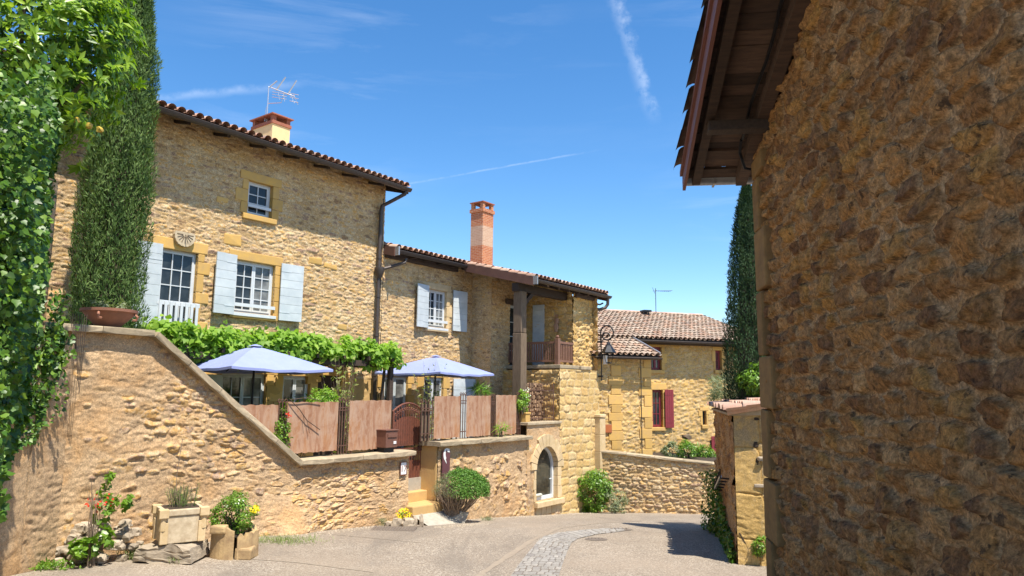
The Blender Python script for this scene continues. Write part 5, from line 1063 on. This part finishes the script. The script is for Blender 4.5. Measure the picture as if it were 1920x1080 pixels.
# cushions, bottles seen in the arched window
cu=thing('cushion','pale rolled cushion lying inside the arched window sill','cushion',H,18.0,12.3,-1.42); part('cushion_roll',M['cush'],cu,lambda m:m.tube([(17.68,12.25,-1.38),(17.75,12.24,-1.37),(18.0,12.24,-1.37),(18.06,12.25,-1.38)],[.03,.045,.045,.03],10),smooth=True)
bt=thing('yellow_bottle','yellow glass bottle on the arched window sill','bottle',H,17.68,12.22,-1.42); part('body',M['gold'],bt,lambda m:m.lathe([(0,0),(.035,0),(.035,.16),(.012,.2),(.012,.27),(0,.27)],(17.66,12.2,-1.53),10),smooth=True)
# ------------------------------------------------------------------ street lamp
lm=thing('wall_lamp','black iron lantern hanging from a scrolled bracket on the corner of the porch house','lamp',H,21.2,12.0,2.5)
yl=12.0
part('mount',M['black'],lm,lambda m:(m.tube([(21.25,yl+.02,2.0),(21.25,yl+.02,3.45)],.02,6),[m.box(21.21,21.29,yl-.02,12.16,z-.03,z+.03) for z in (2.15,2.75,3.3)]))
cy_,cz_=hx(1138,624,21.25); RR=(12.06-cy_)*.92; cyl_=cy_-.06; ztl_=hx(1141,641,21.25)[1]
def brk(m):
    P=[(21.25,yl+.02,3.0)]
    P=P[:1]+[(21.25,cy_+RR,cz_-.25)]
    for q in np.linspace(0,R(255),22): P.append((21.25,cy_+RR*math.cos(q),cz_+RR*math.sin(q)))
    for q in np.linspace(R(262),R(262)+R(300),20): k=(q-R(262))/R(300); rr=RR*(1-.60*min(1,k*1.7)); P.append((21.25,cy_+rr*math.cos(q)+.0*k,cz_+rr*math.sin(q)-.10*min(1,k*2)))
    m.tube(P,.025,6)
    m.tube([(21.25,cyl_,cz_-RR+.01),(21.25,cyl_,ztl_)],.014,6)
part('bracket',M['black'],lm,brk)
def lant(m):
    for k in range(4):
        a0=math.pi*k/2+.5; c,s=math.cos(a0),math.sin(a0); m.bar((21.25+.17*c,cyl_+.17*s,ztl_-.36),(21.25+.09*c,cyl_+.09*s,ztl_-.70),.014,.014)
    m.lathe([(.09,-.72),(.10,-.70),(.09,-.68)],(21.25,cyl_,ztl_),4); m.lathe([(.245,-.37),(.25,-.35),(.11,-.14),(.08,-.11),(.06,-.05),(.03,-.02),(0,0)],(21.25,cyl_,ztl_),6); m.lathe([(0,-.375),(.245,-.372)],(21.25,cyl_,ztl_),6)
part('lantern',M['black'],lm,lant)
part('junction_box',M['signw'],lm,lambda m:m.chbox(21.30,21.38,yl-.14,yl-.02,2.55,2.85,.01))
part('cable',M['zincl'],lm,lambda m:m.tube([(21.3,12.0,2.2),(22.2,12.6,2.12),(23.6,13.9,2.1),(24.6,14.8,2.15)],.010,4))

# ------------------------------------------------------------------ far house
A3=24.9
fh=thing('far_house','distant golden stone house with long clay roof and oxblood red window frames','house',T,13.5,A3,-2.5)
e0,_=hy(1185,640,A3,T); e1=hy(1420,640,A3,T)[0]
wr=[hy(1222,731,A3,T),hy(1243,801,A3,T)]; wl=[hy(1219,650,A3,T),hy(1240,694,A3,T)]; wq=[hy(1340,657,A3,T),hy(1353,694,A3,T)]; wn_=[hy(1316,770,A3,T),hy(1324,797,A3,T)]
RC=lambda w:(w[0][0],w[1][0],w[1][1],w[0][1])
W3=dict(WK); W3.update(cw=.26,ch=.085,depth=.03)
EZ=3.42
relief('wall',M['wall2'],fh,10.2,18.5,lambda x:-1.2,lambda x:EZ+.25,A3,.04,holes=[RC(wr),RC(wl),RC(wq),RC(wn_)],sd=31,**W3)
part('wall_core',M['wall2'],fh,lambda m:m.box(8.6,18.5,A3+.4,A3+7,-2.5,EZ+.2),label='plain inner masonry')
E3=A3-.55
roof(fh,8.3,18.9,E3,EZ+.22,.32,5.0,'tile2',seg=5,pitch=.2)
part('rear_roof',M['tile2'],fh,lambda m:m.add([(8.3,E3+5.0,EZ+1.80),(18.9,E3+5.0,EZ+1.80),(18.9,E3+10,EZ+.2),(8.3,E3+10,EZ+.2)],[(0,1,2,3)]))
def ridge(m):
    x=8.3
    while x<18.9: m.tube([(x,E3+5.0,EZ+1.82),(x+.42,E3+5.0,EZ+1.83)],[.10,.09],8,rr=random.random()); x+=.38
part('ridge',M['tile'],fh,ridge,smooth=True)
gutter(fh,10.0,18.9,E3-.05,EZ+.16,.07)
part('eave_board',M['beam'],fh,lambda m:m.box(10,18.8,E3+.05,A3-.05,EZ+.06,EZ+.12))
surround(fh,*RC(wr),A3,seed=31,w=.18,lint=.26,proud=.045); surround(fh,*RC(wl),A3,seed=32,w=.18,proud=.045); surround(fh,*RC(wq),A3,seed=33,w=.13,lint=.14,proud=.045); surround(fh,*RC(wn_),A3,seed=34,w=.12,lint=.12,proud=.045)
window(fh,*RC(wr),A3+.12,1,2,3,'red'); window(fh,*RC(wl),A3+.12,2,1,2,'red'); window(fh,*RC(wq),A3+.12,1,2,2,'red'); part('pane',M['glass'],fh,lambda m:m.box(wn_[0][0],wn_[1][0],A3+.1,A3+.11,wn_[1][1],wn_[0][1]))
shutter(fh,wr[1][0]+.05,wr[1][0]+.42,wr[1][1]-.02,wr[0][1]+.02,A3-.09,4,'red',True)
sx2=hy(1334,840,A3,T); shutter(fh,sx2[0]-.06,sx2[0]+.3,-.8,-.03,A3-.09,3,'red',True)
part('chimney_pot',M['black'],fh,lambda m:(m.box(hy(1208,590,A3+3.5,T)[0],hy(1222,590,A3+3.5,T)[0],A3+3.5,A3+3.9,5.2,5.28),[m.tube([(hy(1208,590,A3+3.5,T)[0]+.06+k*.1,A3+3.6,4.9),(hy(1208,590,A3+3.5,T)[0]+.06+k*.1,A3+3.6,5.2)],.03,6) for k in range(3)]))
a3x=hy(1230,588,A3+4,T)[0]
an2=thing('television_antenna','thin distant television antenna above the far clay roof','antenna',T,a3x,A3+4,5.0)
part('mast',M['zinc'],an2,lambda m:m.tube([(a3x,A3+4,4.9),(a3x,A3+4,6.35)],.016,5)); part('rod',M['zinc'],an2,lambda m:(m.tube([(a3x-.15,A3+4,6.22),(a3x+.75,A3+3.8,6.26)],.01,4),[m.tube([(a3x+.1*k,A3+3.85,6.23),(a3x+.1*k,A3+4.1,6.24)],.007,3) for k in range(8)],m.tube([(a3x-.1,A3+3.9,6.1),(a3x-.1,A3+4.1,6.4)],.01,4)))
# wing in front
A4=22.75
wg=thing('house_wing','low golden stone wing with tiled lean-to roof joined to the far house','house',T,10.5,A4,-2.5)
cxw=hy(1220,800,A4,T)[0]; zew=hy(1190,671,A4-.3,T)[1]
relief('wall',M['wall2'],wg,10.0,cxw,lambda x:-2.6,lambda x:zew+.02,A4,.035,sd=33,**W3)
side_relief('wall',M['wall2'],wg,cxw,A4,A3,-2.6,zew+.1,.06,sign=1,zt=lambda y:zew+.3*(y-A4)+.1,sd=34,**W3)
part('wall_core',M['wall2'],wg,lambda m:m.box(9.9,cxw-.05,A4+.35,A3+.3,-2.6,zew-.05),label='plain inner masonry')
ex=hy(1236,672,A4-.4,T)[0]
roof(wg,9.95,ex,A4-.42,zew+.06,.34,2.6,'tile2',seg=5,pitch=.2)
gutter(wg,10.2,ex+.05,A4-.48,zew,.06)
part('flashing',M['zincl'],wg,lambda m:m.bar((ex+.02,A4-.44,zew+.16),(ex+.02,A3-.3,zew+.16+.34*(A3-.3-A4+.44)),.05,.09))
qx3=hy(1155,800,A4,T)[0]
def qn(m,side):
    z=-2.3;k=0
    while z<zew-.3 and side==0:
        h_=random.uniform(.26,.4); w_=.42 if k%2 else .22; m.chbox(qx3-.08-w_*.5,qx3+.12+w_*.3,A4-.06,A4+.1,z+.004,z+h_-.004,.015,.006); z+=h_; k+=1
    while z<zew-.3 and side==1:
        h_=random.uniform(.26,.4); w_=.45 if k%2 else .25; m.chbox(cxw-w_,cxw+.03,A4-.055,A4+.1,z+.004,z+h_-.004,.015,.006); z+=h_; k+=1
part('quoin',M['block'],wg,lambda m:qn(m,0)); part('quoin',M['block'],wg,lambda m:qn(m,1)); cbx=hy(1203,760,A4-.08,T)[0]; part('cable',M['zinc'],wg,lambda m:m.tube([(cbx,A4-.07,-.5),(cbx,A4-.07,zew)],.014,5))
o0=hy(1132,797,A4-.08,T); o1=hy(1147,811,A4-.08,T)
os_=thing('wall_plaque','small plain orange-brown plaque on the wing wall right of the lamp','sign',T,o0[0],A4-.08,o1[1]); part('plate',M['orange'],os_,lambda m:m.chbox(o0[0],o1[0],A4-.09,A4-.065,o1[1],o0[1],.004)); part('frame',M['terra'],os_,lambda m:m.chbox(o0[0]-.02,o1[0]+.02,A4-.064,A4-.05,o1[1]-.02,o0[1]+.02,.004))
# street wall in front of the far house
D=Fr(-14.3); yd=3.4*D.Y[0]+24*D.Y[1]; xa0=3.4*D.X[0]+24*D.X[1]; xb0=6.53*D.X[0]+23.2*D.X[1]; zw=lambda x:-.36-.26*(x-xa0)/(xb0-xa0)
fw_l=thing('street_wall','mid-height golden rubble wall with weathered coping bordering the far street bend','wall',D,(xa0+xb0)/2,yd,-2)
WF=dict(WK); WF.update(cw=.27,ch=.10,depth=.035,gap=.008)
relief('wall',M['wall'],fw_l,xa0-.5,xb0+1.6,lambda x:-2.8,zw,yd,.026,sd=41,**WF)
part('wall_core',M['wall'],fw_l,lambda m:m.poly([(xa0-.5,-2.8),(xb0+1.6,-2.8),(xb0+1.6,zw(xb0+1.6)-.01),(xa0-.5,zw(xa0-.5)-.01)],yd+.03,yd+.4),label='plain back of the wall'); part('coping',M['cap'],fw_l,lambda m:coping(m,[(xa0-.5,zw(xa0-.5)),(xb0+1.6,zw(xb0+1.6))],yd-.10,yd+.48,.07,.9))
struct_box('garden_terrace',D,xa0+.6,xb0+1.6,yd+.41,yd+4.5,-3,-.62,'soil')
for i,(px,py,s,mt,lb) in enumerate(((1228,800,.45,'bush','leafy green climber under the red shutter'),(1262,845,.35,'sage','pale bush behind the coping, nearest the red shutter'),(1290,842,.40,'bush','middle green bush behind the coping'),(1318,850,.35,'bush','rightmost green bush behind the coping near the tiled wall'))):
    gx,_gz=hy(px,py,22.6+.3*(i%2),T); bush2('garden_bush',lb,T,(gx,22.6+.3*(i%2) if i else 24.3,_gz),(s,.35,s*(.75 if i else 1.2)),900,.10,mt,'lance',24,.36,zb=-.6)
gx,gz_=hy(1288,820,23.2,T); gl=thing('garden_lamp','small grey round-headed garden lamp on a bent stick beyond the coping','lamp',T,gx,23.2,-.6); part('stick',M['bark'],gl,lambda m:m.tube([(gx-.15,23.2,-.6),(gx-.13,23.2,gz_-.3),(gx,23.2,gz_)],.02,5)); part('head',M['post'],gl,lambda m:m.rock((gx,23.2,gz_+.02),.17,(1.1,1,.7),3),smooth=True)
# ------------------------------------------------------------------ tiled wall on the right
Pf=Fr(-102); yp=1.11; xe=-12.71
pw=thing('tiled_wall','ochre rubble wall end with lean-to clay tile coping right of the street','wall',Pf,-14,yp,-1.3)
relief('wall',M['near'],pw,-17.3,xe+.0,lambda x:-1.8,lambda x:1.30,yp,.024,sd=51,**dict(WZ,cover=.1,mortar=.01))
xf=Fr(-12)  # frame of the end face (faces -y of this frame)
part('wall_core',M['ochre2'],pw,lambda m:((m.box(-17.3,xe-.7,yp+.03,yp+.68,-1.8,1.28),m.box(xe-.7,xe-.004,yp+.03,yp+.95,-1.8,1.27))),label='plain inner masonry')
M['pillar']=mstone('weathered_ochre_pillar',[(.46,.33,.17),(.60,.40,.15),(.52,.34,.12),(.60,.44,.22)],(.60,.37,.12),ga=.5,grime=(.27,.23,.16),var=.7,bs=.9,con=.16)
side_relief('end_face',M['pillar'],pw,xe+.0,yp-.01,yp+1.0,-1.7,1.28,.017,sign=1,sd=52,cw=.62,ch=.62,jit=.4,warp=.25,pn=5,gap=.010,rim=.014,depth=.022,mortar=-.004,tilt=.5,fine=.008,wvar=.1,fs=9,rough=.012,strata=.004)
part('hole',M['soil'],pw,lambda m:[m.rock((xe+.012,yp+a,b),r,(.25,1,s_),i) for i,(a,b,r,s_) in enumerate(((.33,.78,.05,1.2),(.35,.50,.045,2.0),(.21,-.07,.04,.9),(.36,1.2,.05,.6)))])
part('loose_stone',M['rock'],pw,lambda m:(m.rock((xe+.05,yp+.40,.56),.06,(1,1.2,.7),5),m.chbox(xe,xe+.05,yp+.28,yp+.52,.10,.15,.01,.005)))
part('crack',M['soil'],pw,lambda m:m.tube([(xe+.014,yp+.02,-.93+.30),(xe+.016,yp+.07,-.72),(xe+.016,yp+.12,-.80),(xe+.014,yp+.17,-.93),(xe+.012,yp+.2,-1.0)],.012,4))
def tf(a,b,h):  # columns along the wall, slope rising into the wall
    return (-17.45+a,yp-.13+b*.985,1.30+b*.17+h)
m=MB(); ctiles(m,tf,24,3,.205,.30,7,.015); pt=m.build('tile_coping',M['tile'],pw,smooth=True)
part('verge_tile',M['tile'],pt,lambda m:[m.tube([(xe+.08,yp-.12+i*.28,1.335+i*.05),(xe+.10,yp+.20+i*.28,1.385+i*.05)],[.085,.072],10) for i in range(4)],smooth=True)
part('tile_bed',M['cap'],pt,lambda m:m.add([(-17.4,yp-.08,1.285),(xe+.05,yp-.08,1.285),(xe+.05,yp+.95,1.46),(-17.4,yp+.95,1.46),(-17.4,yp-.08,1.245),(xe+.05,yp-.08,1.245),(xe+.05,yp+.95,1.28),(-17.4,yp+.95,1.28)],[(0,1,2,3),(7,6,5,4),(0,4,5,1),(1,5,6,2),(2,6,7,3),(3,7,4,0)]))
part('mortar_lump',M['cap'],pt,lambda m:[m.rock((-17.3+i*.2+random.uniform(-.05,.05),yp+.1+random.uniform(-.03,.1),1.39+random.uniform(0,.03)),random.uniform(.03,.06),(1,1.5,.5),i) for i in range(22)])
hr=thing('iron_bracket','small iron bracket with a slanting pale rod on the side of the tiled wall','bracket',Pf,-14.3,yp-.1,.1)
part('rod',M['zincl'],hr,lambda m:m.bar((-15.6,yp-.16,-.30),(-13.9,yp-.16,.12),.04,.05)); part('spike',M['black'],hr,lambda m:[m.tube([(-15.5+i*.4,yp+.02,-.32+i*.1),(-15.5+i*.4,yp-.17,-.30+i*.1),(-15.5+i*.4,yp-.17,-.14+i*.1)],.014,4) for i in range(5)])
wv=thing('wall_creeper','dark green creeper climbing the foot of the tiled wall','creeper',Pf,-14.5,yp-.1,-1.2)
n=3600; xv=rng.uniform(-17.1,-12.75,n); top=np.interp(xv,[-17.1,-16.3,-15.2,-14.2,-13.2,-12.75],[-.15,.05,-.45,-.8,-.75,-.95]); zv=-1.35+(top+1.35)*rng.random(n)**1.3; tk=.10+.26*np.clip((-15.2-xv)/1.5,0,1)
P=np.stack([xv,yp-.04-tk*rng.random(n),zv],-1); leaves('foliage',M['ivy'],wv,P,np.array([0,-1,.5])+rng.normal(size=(n,3))*.6,rng.normal(size=(n,3))+np.array([0,0,-.6]),.06*rng.uniform(.6,1.3,n),'broad')
part('stem',M['bark'],wv,lambda m:[m.tube([(-17+i*.42,yp-.03,-1.4),(-16.95+i*.42,yp-.05,-1.0),(-17.05+i*.42,yp-.04,-.75)],.01,4) for i in range(10)])
wp_=thing('wall_sprout','small green plant sprouting from the foot of the ochre wall end','plant',Pf,xe+.05,yp+.33,-.98)
foliage('foliage',M['bush'],wp_,(xe+.09,yp+.34,-.80),(.05,.11,.17),260,.065,'lance',clumps=16,cr=.5); part('stem',M['bark'],wp_,lambda m:stems(m,(xe+.05,yp+.34,-1.0),.08,.3,5,.006))
bush2('lavender','pale grey-green lavender behind the tile coping',Z0,(5.0,16.9,1.72),(.42,.4,.26),1500,.15,'sage','blade',30,.4,zb=1.35,up=.3,cat='plant'); bush2('laurel_bush','bright green leafy bush behind the tiled wall beside the near gable',Z0,(4.95,14.45,1.85),(.36,.36,.36),2400,.10,'bush','lance',46,.34,zb=-1)
# ------------------------------------------------------------------ near building on the right
nb=thing('near_building','near stone gable wall in shade with an overhanging plank verge on the right','house',K,-3,1.38,-.5)
yk=1.38; xk=-6.75
WN=dict(cw=.25,ch=.125,jit=.70,zj=.28,warp=.17,gap=.024,rim=.010,depth=.040,tilt=.8,fine=.014,wvar=.26,mortar=-.006,fs=18,pn=4.5,strata=.010,crag=.022,rough=.012)
rk=lambda x:3.83+.215*(x-xk)
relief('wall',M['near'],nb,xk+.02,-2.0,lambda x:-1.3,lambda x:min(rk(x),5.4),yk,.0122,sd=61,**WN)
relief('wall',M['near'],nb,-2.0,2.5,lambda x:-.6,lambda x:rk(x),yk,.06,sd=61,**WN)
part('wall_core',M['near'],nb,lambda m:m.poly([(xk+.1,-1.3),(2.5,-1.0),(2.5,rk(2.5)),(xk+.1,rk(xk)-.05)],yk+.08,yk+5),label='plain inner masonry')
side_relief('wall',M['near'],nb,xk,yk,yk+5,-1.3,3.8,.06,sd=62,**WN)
def qk(m):
    z=-1.25;k=0
    while z<3.6:
        h_=random.uniform(.42,.62); w_=.42 if k%2 else .20; m.chbox(xk-.05,xk+w_*random.uniform(.85,1.15),yk-.075,yk+.3,z+.008,min(z+h_-.008,3.75),.022,.008); z+=h_; k+=1
M['quoin']=msimple('tooled_ochre_quoin',(.31,.18,.07),(.21,.125,.055),.95,6,1.0,stretch=(1,1,1.6),spec=.1,rnd=.12,de=9)
part('quoin',M['quoin'],nb,qk)
ov=.62; xe_=-7.36; yo=yk-ov
zk=lambda x:3.94+.215*(x-xk)   # underside of the roof planks
def planks(m):
    x=xe_
    while x<2.4:
        w_=random.uniform(.13,.20); d_=random.uniform(-.014,.014); z0,z1=zk(x)+d_,zk(x+w_)+d_
        m.add([(x+.003,yo,z0),(x+w_-.003,yo,z1),(x+w_-.003,yk+.3,z1),(x+.003,yk+.3,z0),(x+.003,yo,z0+.025),(x+w_-.003,yo,z1+.025),(x+w_-.003,yk+.3,z1+.025),(x+.003,yk+.3,z0+.025)],[(3,2,1,0),(4,5,6,7),(0,1,5,4),(1,2,6,5),(2,3,7,6),(3,0,4,7)]); x+=w_
part('roof_plank',M['plank'],nb,planks)
def rft(y,w_,h_,x0=xe_+.05,x1=2.3,dz=0): return lambda m:m.add([(x0,y,zk(x0)-.002+dz),(x1,y,zk(x1)-.002+dz),(x1,y+w_,zk(x1)-.002+dz),(x0,y+w_,zk(x0)-.002+dz),(x0,y,zk(x0)-h_+dz),(x1,y,zk(x1)-h_+dz),(x1,y+w_,zk(x1)-h_+dz),(x0,y+w_,zk(x0)-h_+dz)],[(0,1,2,3),(7,6,5,4),(0,4,5,1),(1,5,6,2),(2,6,7,3),(3,7,4,0)])
part('rafter',M['plank'],nb,rft(yk-.13,.10,.13)); part('rafter',M['plank'],nb,rft(yo+.06,.08,.10,xe_+.03))
part('verge_board',M['fasciar'],nb,rft(yo-.03,.03,.19,xe_-.02,2.4,.06)); part('verge_trim',M['fasciar'],nb,rft(yo-.055,.024,.05,xe_-.02,2.4,.07))
part('purlin',M['beam'],nb,lambda m:m.chbox(-6.28,-6.14,yo+.08,yk+.3,zk(-6.2)-.20,zk(-6.2)-.11,.01))
def vt(a,b,h): return (xe_-.04+b*.976-h*.2,yo-.12+a,zk(xe_)+.035+b*.215+h)
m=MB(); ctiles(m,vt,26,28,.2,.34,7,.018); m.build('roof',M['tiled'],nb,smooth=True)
part('verge_mortar',M['cap'],nb,lambda m:[m.rock((xe_+.12+i*.34+random.uniform(-.05,.05),yo-.02,zk(xe_+.12+i*.34)+.085),.06,(1.8,.5,.6),i) for i in range(26)])
gK=MB(); n=10; V=[]
for y in (yo-.02,yk+5):
    for k in range(n+1): a_=math.pi+math.pi*k/n; V.append((xe_-.07+.07*math.cos(a_),y,zk(xe_)-.0+.07*math.sin(a_)))
gK.add(V,[(k,n+1+k,n+2+k,k+1) for k in range(n)]+[tuple(range(n+1))]); gK.box(xe_-.145,xe_+.005,yo+.28,yo+.30,zk(xe_)-.075,zk(xe_)); gK.build('gutter',M['zincl'],nb,smooth=False)
part('cable',M['black'],nb,lambda m:(m.tube([(x,yk-.19-.012*math.sin(x*5),zk(x)-.05-.01*math.sin(x*3)) for x in np.linspace(-6.6,1.5,30)],.014,6),m.tube([(-6.6,yk-.19,zk(-6.6)-.05),(-6.75,yk-.18,zk(-6.7)-.10),(-6.85,yk-.12,zk(-6.8)-.2),(-6.9,yk+.02,zk(-6.8)-.22)],.014,6)))
gv=MB(); q=random.Random(5)
def lit(x,y,r): z=gzz(x,y); a=q.uniform(0,3); c,s=r*math.cos(a),r*math.sin(a); gv.add([(x+c,y+s,z),(x-s,y+c*.8,z),(x-c,y-s,z),(x+s,y-c*.8,z),(x+.2*r,y,z+r*.9)],[(0,1,4),(1,2,4),(2,3,4),(3,0,4)])
for i in range(1300):
    t_=q.random(); u=q.uniform(4.9,20.0); d_=abs(q.gauss(0,.18)); x,y=H.w(u,12.02-d_-(.25 if 8.3<u<9.6 else 0)-(1.0 if 12.0<u<13.6 else 0)); lit(x,y,q.uniform(.008,.028))
for i in range(500):
    x=q.uniform(-2,5); y=q.uniform(11,17); lit(x,y,q.uniform(.005,.014))
gvo=gv.build('gravel_litter',M['rock']); gvo['kind']='stuff'; gvo['label']='loose gravel and crumbs along the wall foot and road'; gvo['category']='gravel'
# ------------------------------------------------------------------ covers on the road
def disc(nm,lb,px,py,r,sq=True):
    X,Y,_=gp(px,py); z=gzz(X,Y); t=thing(nm,lb,'drain cover',Z0,X,Y,z)
    s=(gzz(X,Y+.5)-gzz(X,Y-.5))
    m=MB(); m.add([(X+r*math.cos(a),Y+r*math.sin(a)*1.0,z+.006+s*r*math.sin(a)) for a in np.linspace(0,2*math.pi,28,endpoint=False)],[tuple(range(28))]); m.build('cover',M['manh'],t)
    part('rib',M['manh'],t,lambda m:[m.box(X+q*r*.3-.012,X+q*r*.3+.012,Y-r*.6,Y+r*.6,z-.02,z+.010) for q in (-2,-1,0,1,2)])
disc('manhole_cover','dark round manhole cover on the paving strip bend',1162,993,.28); disc('manhole_cover','round manhole cover on the road nearer the sett strip',1118,1011,.22)
X,Y,_=gp(738,993); z=gzz(X,Y); t=thing('drain_grate','rectangular metal drain cover in the road in front of the gate','drain cover',Z0,X,Y,z)
def gg(m):
    for i in range(15): x=X-.42+i*.06; m.box(x-.02,x+.02,Y-.24,Y+.24,z+.006,z+.022)
    m.box(X-.46,X+.46,Y-.27,Y+.27,z-.05,z+.014)
part('grate',M['manh'],t,gg)
